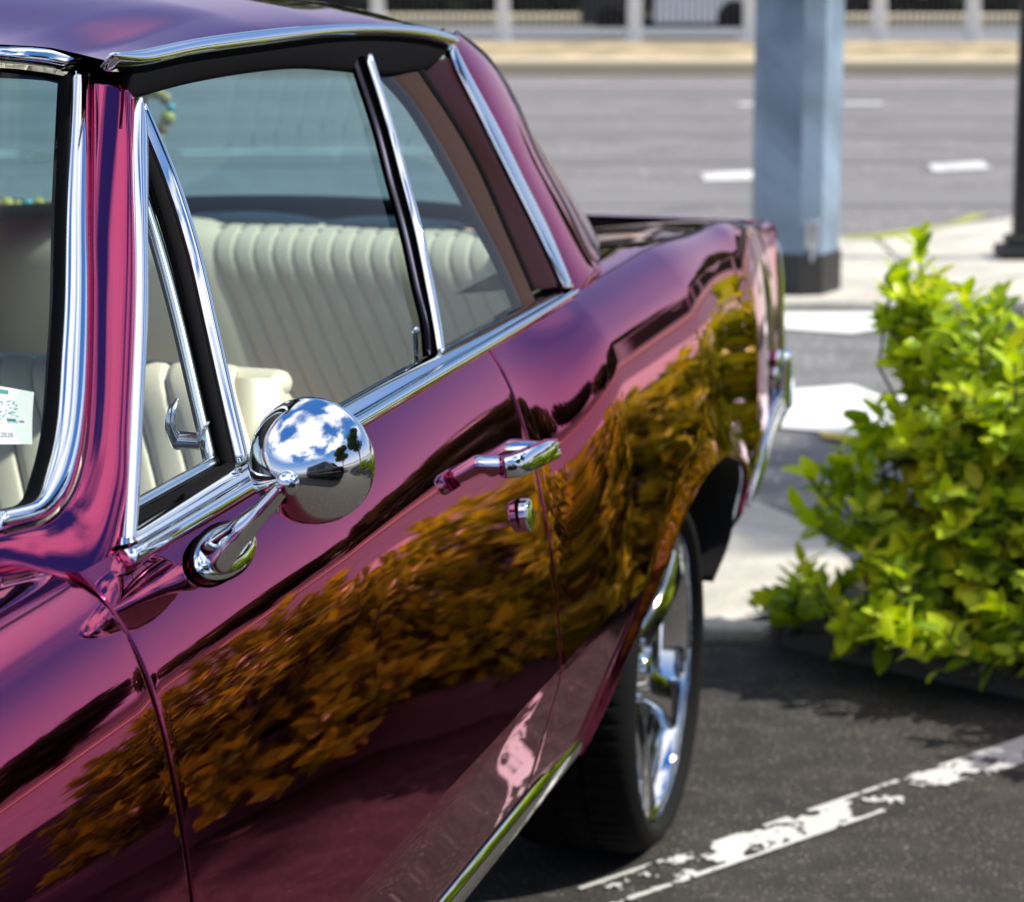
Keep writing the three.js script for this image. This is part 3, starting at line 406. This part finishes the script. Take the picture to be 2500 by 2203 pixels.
{
  const m = new THREE.Group(); m.name = 'door_mirror'; door.add(m);
  const y0 = 1.0;
  const plate = (rx, ry, rz, z) => new THREE.SphereGeometry(1, 48, 24).scale(rx, ry, rz).rotateZ(0.02).rotateX(-0.62).translate(-1.985, 0.995, z);
  part('mirror_base', plate(0.072, 0.024, 0.013, 0.789), M.chrome, m);
  part('mirror_gasket', plate(0.0745, 0.0262, 0.006, 0.788), M.rubber, m);
  part('mirror_arm', [taper([V(-2.03, 1.0, 0.797), V(-2.028, 1.024, 0.82), V(-2.028, 1.048, 0.844), V(-2.03, 1.07, 0.864)], [[0.017, 0.012], [0.0125, 0.0105], [0.009, 0.008], [0.0075, 0.007]], V(1, 0, 0), 40, 18), new THREE.SphereGeometry(0.0115, 28, 20).translate(-2.03, 1.073, 0.868)], M.chrome, m);
  const head = new THREE.LatheGeometry([[0.0001, -0.056], [0.008, -0.0555], [0.018, -0.052], [0.03, -0.045], [0.042, -0.033], [0.051, -0.018], [0.0565, -0.002], [0.058, 0.008], [0.0588, 0.009], [0.0588, 0.017], [0.0565, 0.019], [0.055, 0.015]].map(([a, b]) => new THREE.Vector2(a, b)), 96);
  const ax = V(0.985, 0.06, 0.05).normalize(), q = new THREE.Quaternion().setFromUnitVectors(V(0, 1, 0), ax), c = V(-1.972, 1.078, 0.866);
  part('mirror_head', head.applyQuaternion(q).translate(c.x, c.y, c.z), M.mirror, m);
  part('mirror_glass', new THREE.CylinderGeometry(0.0555, 0.0555, 0.002, 48).translate(0, 0.0145, 0).applyQuaternion(q).translate(c.x, c.y, c.z), M.mirror, m);
}

// --- wheels: tyre with cut sipes, chrome rim with six spokes
const wheelR = 0.305;
function makeWheel(x, z, flip) {
  const w = new THREE.Group(); w.name = 'wheel'; w.position.set(x, wheelR, z); if (flip) w.rotation.y = Math.PI; car.add(w);
  const prof = [[0.252, 0.012], [0.258, 0.024], [0.2615, 0.0285], [0.263, 0.027], [0.266, 0.030], [0.2735, 0.0295], [0.2745, 0.0275], [0.276, 0.028], [0.287, 0.02], [0.296, 0.008], [0.3015, -0.006], [0.304, -0.02], [0.305, -0.045], [0.305, -0.05], [0.298, -0.052], [0.298, -0.058], [0.305, -0.06], [0.305, -0.1], [0.298, -0.102], [0.298, -0.108], [0.305, -0.11], [0.305, -0.15], [0.302, -0.175], [0.29, -0.2], [0.26, -0.205]];
  const N = 66 * 6;
  part('tyre', grid(N, prof.length - 1, (s, t, i, j) => {
    const a = s * Math.PI * 2; let [r, d] = prof[j]; const tread = j >= 10 && j <= 21, k = i % 6; let skew = 0;
    if (tread && (k === 0)) r -= j === 10 ? 0.003 : 0.007; if (tread) skew = (d + 0.03) * 0.25;
    return V(Math.cos(a + skew) * r, Math.sin(a + skew) * r, d);
  }), M.tyre, w);
  part('rim', new THREE.LatheGeometry([[0.256, 0.018], [0.2585, 0.022], [0.262, 0.022], [0.2645, 0.017], [0.264, 0.01], [0.256, 0.006], [0.248, 0.002], [0.24, -0.02], [0.234, -0.06], [0.23, -0.12], [0.236, -0.17], [0.25, -0.19]].map(([a, b]) => new THREE.Vector2(a, b)), 96).rotateX(Math.PI / 2), M.chrome, w);
  const hub = part('hub', [new THREE.LatheGeometry([[0.0001, -0.004], [0.02, -0.006], [0.028, -0.012], [0.031, -0.022], [0.062, -0.03], [0.072, -0.04], [0.074, -0.07]].map(([a, b]) => new THREE.Vector2(a, b)), 48).rotateX(Math.PI / 2)], M.chrome, w);
  for (let k = 0; k < 5; k++) { const a = k / 5 * Math.PI * 2 + 0.4; part('lug_nut', new THREE.CylinderGeometry(0.008, 0.009, 0.022, 6).rotateX(Math.PI / 2).translate(Math.cos(a) * 0.048, Math.sin(a) * 0.048, -0.024), M.chrome, w); }
  const spoke = grid(24, 20, (s, t) => {
    const a = t * Math.PI * 2, r = lerp(0.055, 0.243, s), wd = lerp(0.026, 0.036, s) + 0.012 * Math.pow(2 * s - 1, 2), th = 0.017, dz = -0.045 + 0.012 * Math.sin(Math.PI * s) + 0.03 * s * s;
    const sg = (v, p) => Math.sign(v) * Math.pow(Math.abs(v), p);
    return V(r, wd * sg(Math.cos(a), 0.6), dz + th * sg(Math.sin(a), 0.6));
  });
  for (let k = 0; k < 6; k++) part('spoke', spoke.clone().rotateZ(k / 6 * Math.PI * 2 + Math.PI / 2), M.chrome, w);
  part('brake_disc', [new THREE.CylinderGeometry(0.16, 0.16, 0.02, 48).rotateX(Math.PI / 2).translate(0, 0, -0.12)], M.chromeDull, w);
}
makeWheel(0.04, 0.752, false); makeWheel(0.04, -0.752, true); makeWheel(-2.7, 0.752, false); makeWheel(-2.7, -0.752, true);

// --- interior
part('floor', box(2.9, 0.03, 1.4, -0.85, 0.42, 0), M.carpet, car);
part('parcel_shelf', box(0.2, 0.03, 1.12, 0.6, 0.945, 0, 0.01), M.shelf, car);
part('bulkhead', [box(0.03, 0.5, 1.2, 0.56, 0.69, 0)], M.shelf, car);
both('shelf_speaker', new THREE.SphereGeometry(1, 40, 20).scale(0.05, 0.026, 0.155).translate(0.575, 0.955, 0.14), M.dash);
both('door_card', grid(20, 10, (s, t) => V(lerp(-2.1, -0.3, s), lerp(1.02, 0.45, t), 0.7 - 0.02 * t)), M.carpet);
{
  const rs = new THREE.Group(); rs.name = 'rear_seat'; car.add(rs);
  const F = (y) => 0.425 + 0.27 * (y - 0.91);
  part('seat_core', box(0.1, 0.45, 1.2, 0.47, 0.68, 0, 0.03), M.vinylRear, rs);
  const mk = (z, sh) => [V(0.572, 0.95, z), V(0.552, 0.96, z), V(0.505, 0.957, z), V(0.455, 0.943, z + 0.004), V(0.430, 0.915, z + 0.01), V(F(0.85), 0.85, z + sh * 0.2), V(F(0.7), 0.7, z + sh * 0.55), V(F(0.54), 0.54, z + sh)];
  for (let i = 0; i < 17; i++) { const z0 = -0.175 + i * 0.0375, z1 = z0 + 0.0365; if (z1 > 0.6) continue; part('pleat', bar(mk(z0, 0.24), mk(z1, 0.24), V(-1, 0.3, 0), { bulge: 0.0028, thick: 0.006, n: 34, seg: 10, round: 0.25 }), M.vinylRear, rs); }
  part('seat_bolster', bar(mk(-0.62, 0), mk(-0.177, 0.24), V(-1, 0.3, 0), { bulge: 0.012, thick: 0.006, n: 34, seg: 12, round: 0.4 }), M.vinylRear, rs);
  part('seat_cushion', box(0.55, 0.16, 1.24, 0.2, 0.52, 0, 0.05), M.vinylRear, rs);
  const fs = new THREE.Group(); fs.name = 'front_seat'; car.add(fs);
  const H = (y) => -0.95 + 0.6 * (y - 0.95);
  part('seat_back', [bar([V(-0.93, 0.953, -0.64), V(-0.93, 0.953, 0.455)], [V(-1.25, 0.46, -0.64), V(-1.25, 0.46, 0.6)], V(-1, 0.5, 0), { bulge: 0.0, thick: 0.12, n: 20, seg: 6 }), taper([V(-0.9, 0.94, -0.6), V(-0.9, 0.945, 0), V(-0.9, 0.94, 0.44)], [[0.035, 0.02], [0.035, 0.02], [0.035, 0.02]], V(0, 1, 0), 30, 14)], M.vinyl, fs);
  for (let i = 0; i < 12; i++) { const z0 = -0.17 + i * 0.048, z1 = z0 + 0.0468; const mk2 = (z) => [V(-0.915, 0.962, z - 0.01), V(-0.938, 0.965, z - 0.004), V(-0.962, 0.952, z), V(H(0.86) - 0.006, 0.86, z + 0.045), V(H(0.72) - 0.006, 0.72, z + 0.115), V(H(0.5) - 0.006, 0.5, z + 0.22)]; part('pleat', bar(mk2(z0), mk2(z1), V(-1, 0.5, 0), { bulge: 0.0055, thick: 0.006, n: 24, seg: 10, round: 0.35 }), M.vinyl, fs); }
  part('seat_bolster', bar([V(-0.915, 0.962, -0.64), V(-0.96, 0.952, -0.64), V(H(0.7), 0.7, -0.64), V(H(0.5), 0.5, -0.64)], [V(-0.915, 0.962, -0.182), V(-0.96, 0.952, -0.176), V(H(0.7), 0.7, -0.05), V(H(0.5), 0.5, 0.04)], V(-1, 0.5, 0), { bulge: 0.015, thick: 0.006, n: 24, seg: 8 }), M.vinyl, fs);
  part('seat_cushion', box(0.6, 0.16, 1.28, -1.5, 0.5, 0, 0.05), M.vinyl, fs);
}
part('dashboard', [grid(20, 40, (s, t) => { const z = lerp(-0.66, 0.66, t); return V(lerp(-2.25, -1.93, s) - 0.15 * (1 - z * z * 2), 0.985 - 0.05 * s * s, z); }), box(0.06, 0.24, 1.3, -1.96, 0.83, 0, 0.02)], M.dash, car);
part('steering_wheel', [new THREE.TorusGeometry(0.19, 0.011, 12, 60).rotateY(Math.PI / 2).rotateZ(-0.5).translate(-1.66, 0.9, -0.36), cyl(0.02, 0.025, 0.3, 0, 0, 0).rotateZ(Math.PI / 2 - 0.5).translate(-1.8, 0.82, -0.36)], M.dash, car);

// ---- paper label behind the windshield
{
  const c = document.createElement('canvas'); c.width = 256; c.height = 300; const x = c.getContext('2d');
  x.fillStyle = '#f1efec'; x.fillRect(0, 0, 256, 300);
  x.fillStyle = '#1c8f96'; x.fillRect(28, 14, 60, 22);
  for (let i = 0; i < 60; i++) { x.fillStyle = ['#2b8d97', '#27697c', '#3a9fa6', '#7ab8bb'][i % 4]; x.fillRect(20 + rnd() * 130, 50 + rnd() * 130, 4 + rnd() * 14, 3 + rnd() * 6); }
  x.fillStyle = '#1e6f80'; x.fillRect(84, 158, 62, 16); x.fillStyle = '#9a4f9c'; x.fillRect(168, 164, 34, 12);
  x.fillStyle = '#1d5f6e'; x.font = 'bold 40px sans-serif'; x.fillText('2026', 40, 262);
  const t = new THREE.CanvasTexture(c); t.colorSpace = THREE.SRGBColorSpace; t.magFilter = THREE.LinearFilter;
  const P = L3([[-2.085, 1.166, 0.62], [-2.057, 1.156, 0.644], [-2.1, 1.118, 0.661], [-2.131, 1.123, 0.64]]), R = new THREE.Matrix4().makeRotationY(THREE.MathUtils.degToRad(74.7)).setPosition(-0.5, 0, -4.5692);
  const g = grid(6, 6, (s, q) => { const p = P[0].clone().lerp(P[1], s).lerp(P[3].clone().lerp(P[2], s), q).addScaledVector(nW, -0.014 - 0.002 * Math.sin(q * 3)).add(V(0.004, 0, 0)).applyMatrix4(R); p.u = s; p.v = 1 - q; return p; });
  const m = part(numbered('paper_label'), g, std(0xbbbbbb, 0.7, 0, { map: t }), scene);
  tag(m, 'white printed paper label reading 2026 behind the windshield', 'label');
}
// ---- bead string on the rear shelf
{
  const o = thing('bead_string', 'string of yellow and teal beads lying on the rear window shelf', 'beads'), R = new THREE.Matrix4().makeRotationY(THREE.MathUtils.degToRad(74.7)).setPosition(-0.5, 0, -4.5692);
  const col = [std([0.55, 0.42, 0.08], 0.45), std([0.12, 0.4, 0.42], 0.4), std([0.5, 0.3, 0.1], 0.5)];
  const curve = new THREE.CatmullRomCurve3([V(0.5, 0.985, -0.70), V(0.52, 0.985, -0.6), V(0.55, 0.985, -0.5), V(0.56, 0.985, -0.42), V(0.57, 1.0, -0.36), V(0.58, 1.06, -0.34), V(0.59, 1.12, -0.335), V(0.6, 1.17, -0.315), V(0.6, 1.2, -0.35), V(0.6, 1.17, -0.38), V(0.59, 1.1, -0.385)]);
  const n = 34; for (let i = 0; i <= n; i++) { const p = curve.getPointAt(i / n).applyMatrix4(R); part('bead', new THREE.SphereGeometry(0.012 + 0.003 * Math.sin(i * 2.1), 12, 8).translate(p.x, p.y, p.z), col[i % 5 === 1 ? 1 : i % 3 ? 0 : 2], o); }
  part('thread', tube(steps(0, 1, 20).map((t) => curve.getPointAt(t).applyMatrix4(R)), 0.002, 60, 5), col[2], o);
}

// ================================================================ SHRUBS
const leafGeo = (len, wid, curl) => {
  const g = grid(5, 2, (s, t) => { const w = wid * Math.pow(Math.sin(Math.PI * Math.min(1, Math.pow(s, 0.8) * 0.97 + 0.03)), 0.75), a = (t - 0.5) * 2; return V(a * w, Math.abs(a) * w * 0.28 - curl * s * s * len, s * len); });
  return g;
};
const leafMat = (c, t) => phys(c, 0.95, 0, { transmission: t, thickness: 0, clearcoat: 0.4, clearcoatRoughness: 0.25, specularIntensity: 0.3 });
const leafMats = [leafMat([0.60, 0.74, 0.002], 0.5), leafMat([0.44, 0.59, 0.002], 0.5), leafMat([0.2, 0.32, 0.003], 0.45), leafMat([0.58, 0.6, 0.003], 0.55)];
const leafGeos = [leafGeo(0.066, 0.0185, 0.14), leafGeo(0.056, 0.0175, 0.24), leafGeo(0.074, 0.02, 0.08)];
const stemMat = std([0.06, 0.045, 0.025], 0.9);
function makeShrub(label, base, blobs, nSprig, singles, group, tips = []) {
  const o = thing('shrub', label, 'shrub', base, 0, group), stems = [], leaves = [];
  const wt = (b) => Math.pow(b[3] * b[4] * b[5], 0.75), total = blobs.reduce((s, b) => s + wt(b), 0);
  for (let i = 0; i < nSprig + tips.length; i++) {
    let r = rnd() * total, k = 0; while (r > wt(blobs[k]) && k < blobs.length - 1) { r -= wt(blobs[k]); k++; }
    const [bx, by, bz, ra, rb, rc] = blobs[k];
    const th = rnd() * Math.PI * 2, cz = rr(-0.8, 1), sr = Math.sqrt(1 - cz * cz), d = V(sr * Math.cos(th), cz, sr * Math.sin(th)), f = lerp(0.62, 1.08, Math.pow(rnd(), 0.7));
    const tip = V(bx + d.x * ra * f, by + d.y * rb * f, bz + d.z * rc * f); if (tip.y < 0.05) tip.y = rr(0.05, 0.15);
    if (i >= nSprig) { tip.set(...tips[i - nSprig]); d.set(rr(-0.2, 0.2), 1, rr(-0.2, 0.2)); }
    const dir = d.clone().multiplyScalar(0.8).add(V(rr(-0.3, 0.3), 0.55, rr(-0.3, 0.3))).normalize(), L = rr(0.1, 0.2);
    const root = tip.clone().addScaledVector(dir, -L); const mid = root.clone().lerp(tip, 0.5).add(V(rr(-0.01, 0.01), -0.01, rr(-0.01, 0.01)));
    if (i % 2 === 0) stems.push([V(bx * 0.6 + rr(-0.05, 0.05), Math.max(0.02, by - rb * 0.7), bz * 0.6 + rr(-0.05, 0.05)), root, mid, tip]);
    else stems.push([root.clone().addScaledVector(dir, -0.06), root, mid, tip]);
    const n = Math.floor(rr(9, 14)); let ph = rnd() * 6;
    for (let q = 0; q < n; q++) {
      const t = q / (n - 1), p = root.clone().lerp(tip, 0.15 + 0.85 * Math.pow(t, 0.7)); ph += 2.4;
      const side = V(Math.cos(ph), 0, Math.sin(ph)); side.addScaledVector(dir, -side.dot(dir)).normalize();
      const ld = side.multiplyScalar(lerp(1, 0.65, t)).addScaledVector(dir, lerp(0.35, 0.9, t)).add(V(0, rr(-0.15, 0.25), 0)).normalize();
      const up = dir.clone().add(V(0, 0.6, 0)).addScaledVector(ld, 0).normalize();
      const X = up.clone().cross(ld).normalize(), Yv = ld.clone().cross(X).normalize(), sc = rr(0.7, 1.12) * (t > 0.85 ? 0.85 : 1);
      const m = new THREE.Matrix4().makeBasis(X.multiplyScalar(sc), Yv.multiplyScalar(sc), ld.multiplyScalar(sc)).setPosition(p);
      leaves.push({ m, p, f: f * (0.6 + 0.4 * t), g: Math.floor(rnd() * 3), c: [0, 0, 0, 0, 1, 1, 1, 1, 2, 2, 3][Math.floor(rnd() * 11)] });
    }
  }
  part('stem', stems.map((s) => new THREE.TubeGeometry(new THREE.CatmullRomCurve3(s), 8, 0.0032, 5, false)), stemMat, o);
  if (singles) {
    leaves.sort((a, b) => (V(...base).add(a.p).distanceTo(camera.position) - a.f * 0.9) - (V(...base).add(b.p).distanceTo(camera.position) - b.f * 0.9));
    for (const l of leaves.slice(0, singles)) { const m = part('leaf', leafGeos[l.g], leafMats[l.c], o); m.applyMatrix4(l.m); }
  }
  for (let g = 0; g < 3; g++) for (let c = 0; c < 4; c++) {
    const list = leaves.slice(singles).filter((l) => l.g === g && l.c === c); if (!list.length) continue;
    const im = new THREE.InstancedMesh(leafGeos[g], leafMats[c], list.length); list.forEach((l, i) => im.setMatrixAt(i, l.m)); im.name = 'foliage'; im.userData.kind = 'stuff'; im.castShadow = im.receiveShadow = true; o.add(im);
  }
  return o;
}
makeShrub('bright yellow green leafy shrub beside the tail of the burgundy coupe', [1.0, 0.05, -5.5], [
  [0.42, 0.32, 0.02, 0.56, 0.34, 0.32], [0.1, 0.2, 0.02, 0.4, 0.22, 0.26], [0.42, 0.15, 0.28, 0.5, 0.17, 0.24], [0.22, 0.46, -0.06, 0.28, 0.16, 0.24], [0.5, 0.50, -0.02, 0.4, 0.15, 0.28], [-0.14, 0.60, -0.2, 0.08, 0.12, 0.09], [-0.15, 0.71, -0.24, 0.055, 0.09, 0.06], [-0.18, 0.46, -0.08, 0.15, 0.11, 0.15], [-0.02, 0.54, -0.1, 0.2, 0.16, 0.2], [-0.12, 0.32, 0.0, 0.24, 0.2, 0.2], [0.05, 0.45, 0.0, 0.26, 0.22, 0.22], [-0.2, 0.12, 0.1, 0.24, 0.12, 0.16], [0.0, 0.10, 0.30, 0.26, 0.12, 0.13], [0.4, 0.12, 0.4, 0.3, 0.12, 0.14],  [-0.41, 0.09, -0.08, 0.13, 0.08, 0.12], [-0.2, 0.27, -0.05, 0.2, 0.14, 0.18], [0.3, 0.2, 0.1, 0.45, 0.24, 0.26]], 720, 298, undefined, L3([[-0.15, 0.80, -0.24], [-0.11, 0.73, -0.2], [-0.18, 0.72, -0.25], [-0.05, 0.69, -0.2], [-0.19, 0.64, -0.2], [-0.1, 0.64, -0.22], [-0.2, 0.74, -0.2], [0.02, 0.66, -0.15]]).map((p) => p.toArray()));
makeShrub('yellow green hedge shrub further along the planting bed kerb', [1.98, 0.05, -4.98], [[0, 0.36, 0, 0.6, 0.34, 0.42], [0.1, 0.52, 0, 0.5, 0.25, 0.38], [-0.1, 0.16, 0.25, 0.55, 0.17, 0.3]], 380, 0);
makeShrub('yellow green hedge shrub past the middle of the planting bed', [3.1, 0.05, -4.35], [[0, 0.33, 0, 0.7, 0.34, 0.45], [0.1, 0.55, 0, 0.55, 0.25, 0.4], [-0.1, 0.16, 0.25, 0.6, 0.17, 0.3]], 330, 0);
makeShrub('dense hedge shrub beyond the others at the corner of the bed', [4.3, 0.05, -3.7], [[0, 0.35, 0, 0.75, 0.34, 0.5], [0, 0.6, 0, 0.6, 0.25, 0.4], [-0.1, 0.16, 0.25, 0.6, 0.17, 0.3]], 330, 0);

// ================================================================ STREET FURNITURE
{ // big chamfered square pole with a black base collar
  const o = thing('street_pole', 'thick blue grey steel pole with black base collar on the footpath', 'pole', [1.085, 0.04, -10.5], -0.515);
  const sec = (a, c) => [[a, -a + c], [a, a - c], [a - c, a], [-a + c, a], [-a, a - c], [-a, -a + c], [-a + c, -a], [a - c, -a]].map(([x, y]) => new THREE.Vector2(x, y));
  const ex = (a, c, h, y) => new THREE.ExtrudeGeometry(new THREE.Shape(sec(a, c)), { depth: h, bevelEnabled: true, bevelSize: 0.004, bevelThickness: 0.004, bevelSegments: 2 }).rotateX(-Math.PI / 2).translate(0, y, 0);
  part('shaft', ex(0.142, 0.060, 6.2, 0.01), phys([0.21, 0.29, 0.38], 0.45, 0, { map: rep(dataTex(256, 256, (u, v, i, j) => { const c = 0.88 + wrapNoise(u, v, 6) * 0.45 + (gr(i, j) - 0.5) * 0.08; return [c, c, c]; }, true), 0.6) }), o);
  part('base_collar', ex(0.151, 0.062, 0.15, 0.0), std([0.012, 0.012, 0.013], 0.55), o);
  part('cable_cover', [box(0.05, 0.1, 0.02, 0, 0.235, 0, 0.008).rotateY(Math.PI / 4).translate(0.118, 0, 0.118), cyl(0.009, 0.009, 0.07, 0.122, 0.165, 0.122, 10)], M.chromeDull, o);
  part('arm', [tube([V(0, 6.1, 0), V(0.3, 6.5, 0), V(1.6, 6.6, 0)], 0.05, 30, 10)], M.chromeDull, o);
}
{
  const o = thing('sign_post', 'slim black post with square foot at the far right footpath edge', 'post', [2.12, 0.04, -11.4]);
  part('post', box(0.075, 1.5, 0.075, 0, 0.75, 0, 0.012), std([0.008, 0.008, 0.009], 0.4), o);
  part('foot', [box(0.2, 0.05, 0.2, 0, 0.025, 0, 0.008), box(0.13, 0.05, 0.13, 0, 0.07, 0, 0.01)], std([0.012, 0.012, 0.012], 0.6), o);
}
{ // white picket fence across the road
  const o = thing('road_fence', 'long white steel fence with square posts and thin bars across the road', 'fence', [0, 0, -25.5]);
  const xs = [-0.08, 1.12, 2.18, 3.36, 4.22]; for (let i = 1; i < 9; i++) { xs.push(4.22 + i * 1.15); xs.unshift(-0.08 - i * 1.15); }
  for (const x of xs) part('post', [box(0.125, 1.5, 0.125, x, 0.75, 0, 0.012), box(0.15, 0.03, 0.15, x, 1.51, 0, 0.01)], M.white, o);
  for (let i = 0; i < xs.length - 1; i++) for (const y of [0.19, 1.38]) part('rail', box(xs[i + 1] - xs[i] - 0.128, 0.075, 0.06, (xs[i] + xs[i + 1]) / 2, y, 0, 0.01), M.white, o);
  const pk = []; for (let i = 0; i < xs.length - 1; i++) { const n = Math.round((xs[i + 1] - xs[i] - 0.13) / 0.058); for (let k = 1; k < n; k++) pk.push(new THREE.BoxGeometry(0.012, 1.13, 0.012).translate(lerp(xs[i] + 0.065, xs[i + 1] - 0.065, k / n), 0.785, 0)); }
  part('bars', pk, std([0.06, 0.06, 0.07], 0.6), o).userData.kind = 'stuff';
}
{ // small white utility cart with black rear box behind the fence
  const o = thing('utility_cart', 'white utility cart with black rear box behind the white fence', 'cart', [1.85, 0.02, -27.6]);
  const s = new THREE.Shape(); s.moveTo(-0.42, 0.16); s.lineTo(0.16, 0.16); s.absarc(0.36, 0.2, 0.19, Math.PI, 0, true); s.lineTo(0.6, 0.2); s.quadraticCurveTo(0.6, 0.5, 0.5, 0.62); s.lineTo(0.1, 0.7); s.lineTo(-0.42, 0.66); s.closePath();
  part('body', new THREE.ExtrudeGeometry(s, { depth: 0.9, bevelEnabled: true, bevelSize: 0.02, bevelThickness: 0.02, bevelSegments: 2 }).translate(0, 0, -0.9), std([0.74, 0.74, 0.78], 0.35), o);
  part('rear_box', box(0.66, 0.75, 0.9, -0.83, 0.5, -0.42, 0.03), std([0.012, 0.012, 0.014], 0.4), o);
  part('sill', box(1.2, 0.1, 0.86, -0.3, 0.12, -0.44, 0.02), M.dark, o);
  for (const [x, z] of [[0.36, 0], [0.36, -0.85], [-0.85, 0.02], [-0.85, -0.85]]) part('wheel', [new THREE.TorusGeometry(0.12, 0.05, 12, 32).translate(x, 0.17, z), cyl(0.08, 0.08, 0.06, 0, 0, 0).rotateX(Math.PI / 2).translate(x, 0.17, z)], M.tyre, o);
  part('roof', box(1.5, 0.04, 0.95, -0.3, 1.75, -0.44, 0.015), std([0.7, 0.7, 0.72], 0.4), o);
  part('roof_post', [box(0.03, 1.1, 0.03, 0.4, 1.2, 0, 0.005), box(0.03, 1.1, 0.03, 0.4, 1.2, -0.88, 0.005), box(0.03, 0.9, 0.03, -1.0, 1.3, 0, 0.005), box(0.03, 0.9, 0.03, -1.0, 1.3, -0.88, 0.005)], M.dark, o);
  part('tail_lamp', box(0.03, 0.05, 0.02, -0.49, 0.66, 0.035, 0.006), std([0.5, 0.02, 0.02], 0.3), o);
}
{ // black van in the next bay: what the chrome mirror shows
  const o = thing('parked_van', 'black van parked in the next bay beyond the worn stripe', 'van', [2.5, 0, 0.75], 1.30);
  const s = new THREE.Shape(); s.moveTo(-2.2, 0.3); s.lineTo(2.25, 0.3); s.quadraticCurveTo(2.35, 0.8, 2.2, 0.98); s.lineTo(1.5, 1.15); s.quadraticCurveTo(1.0, 1.85, 0.7, 1.9); s.lineTo(-2.0, 1.95); s.quadraticCurveTo(-2.25, 1.9, -2.25, 1.2); s.closePath();
  const bl = phys([0.006, 0.006, 0.007], 0.15, 0, { clearcoat: 1, clearcoatRoughness: 0.03 });
  part('body', new THREE.ExtrudeGeometry(s, { depth: 1.6, bevelEnabled: true, bevelSize: 0.08, bevelThickness: 0.1, bevelSegments: 4, curveSegments: 20 }).translate(0, 0, -0.8), bl, o);
  for (const z of [-0.905, 0.905]) { part('side_window', box(1.0, 0.5, 0.02, 0.3, 1.45, z, 0.01), M.dash, o); part('side_window', box(1.3, 0.5, 0.02, -1.1, 1.45, z, 0.01), M.dash, o); part('trim_strip', box(4.2, 0.02, 0.02, 0, 0.75, z, 0.005), M.chrome, o); }
  for (const [x, z] of [[1.45, 0.82], [1.45, -0.82], [-1.4, 0.82], [-1.4, -0.82]]) part('wheel', [new THREE.TorusGeometry(0.24, 0.1, 14, 40).translate(x, 0.34, z), cyl(0.2, 0.2, 0.14, 0, 0, 0).rotateX(Math.PI / 2).translate(x, 0.34, z)], M.tyre, o);
}
// trees and garden beyond the fence: leaf clumps on limbs
const treeLeaf = new THREE.PlaneGeometry(0.34, 0.22, 2, 1); { const p = treeLeaf.attributes.position; for (let i = 0; i < p.count; i++) p.setZ(i, Math.abs(p.getX(i)) * 0.3); treeLeaf.computeVertexNormals(); }
const treeMats = [leafMat([0.05, 0.085, 0.018], 0.3), leafMat([0.035, 0.06, 0.015], 0.3), leafMat([0.085, 0.12, 0.02], 0.35)];
function makeTree(label, x, z, h, r, n, group) {
  const o = thing('tree', label, 'tree', [x, 0.04, z], 0, group), limbs = [[V(0, 0, 0), V(rr(-0.1, 0.1), h * 0.3, rr(-0.1, 0.1)), V(rr(-0.3, 0.3), h * 0.75, rr(-0.3, 0.3))]], cl = [];
  for (let i = 0; i < 9; i++) { const a = i * 2.4, e = V(Math.cos(a) * r * rr(0.4, 0.8), h * rr(0.45, 0.95), Math.sin(a) * r * rr(0.4, 0.8)); limbs.push([V(0, h * rr(0.15, 0.4), 0), e.clone().multiplyScalar(0.6), e]); cl.push([e, r * rr(0.35, 0.55)]); }
  cl.push([V(0, h * 0.85, 0), r * 0.6], [V(0, h * 0.5, 0), r * 0.6]);
  part('trunk', limbs.map((l, i) => taper(l, i ? [[0.07, 0.07], [0.02, 0.02]] : [[0.18, 0.18], [0.1, 0.1]], V(1, 0, 0.1), 10, 8)), stemMat, o);
  const im = new THREE.InstancedMesh(treeLeaf, treeMats[Math.floor(rnd() * 3)], n), q = new THREE.Quaternion(), e = new THREE.Euler();
  for (let i = 0; i < n; i++) { const [c, cr] = cl[Math.floor(rnd() * cl.length)], th = rnd() * 6.283, cz = rr(-1, 1), sr = Math.sqrt(1 - cz * cz), f = cr * Math.pow(rnd(), 0.4); e.set(rr(-1, 1), rr(0, 6), rr(-1, 1)); im.setMatrixAt(i, new THREE.Matrix4().compose(V(c.x + sr * Math.cos(th) * f, Math.max(0.15, c.y + cz * f * 0.8), c.z + sr * Math.sin(th) * f), q.setFromEuler(e), V(1, 1, 1).multiplyScalar(rr(0.6, 1.2)))); }
  im.name = 'crown'; im.userData.kind = 'stuff'; im.castShadow = im.receiveShadow = true; o.add(im);
}
for (let i = 0; i < 14; i++) makeTree('dark leafy tree in the garden beyond the white fence', -20 + i * 4.4 + rr(-0.8, 0.8), -34.5 + rr(-1.4, 1.4), i < 6 ? rr(3.2, 4.2) : rr(1.9, 2.5), i < 6 ? rr(2.7, 3.4) : rr(1.7, 2.2), i < 6 ? 5200 : 3000, 'trees beyond the fence');
makeTree('tall dark tree standing right of the hedge shrubs', 13, -5, 10, 3.4, 7000);
makeTree('broad dark tree standing right of the parking bay', 14.5, 2, 9, 3.6, 7000);
{
  const im = new THREE.InstancedMesh(treeLeaf, treeMats[1], 14000), q = new THREE.Quaternion(), e = new THREE.Euler();
  for (let i = 0; i < 14000; i++) { const x = rr(-14, 22); e.set(rr(-1, 1), rr(0, 6), rr(-1, 1)); im.setMatrixAt(i, new THREE.Matrix4().compose(V(x, 0.1 + rnd() * (0.9 + 0.3 * Math.sin(x * 1.7)), -30.5 - rnd() * 1.1), q.setFromEuler(e), V(1, 1, 1).multiplyScalar(rr(0.4, 0.8)))); }
  im.name = 'garden_hedge'; im.userData.kind = 'stuff'; im.castShadow = im.receiveShadow = true; scene.add(im); tag(im, 'low dark hedge along the garden behind the white fence', 'hedge');
}
renderer.render(scene, camera);
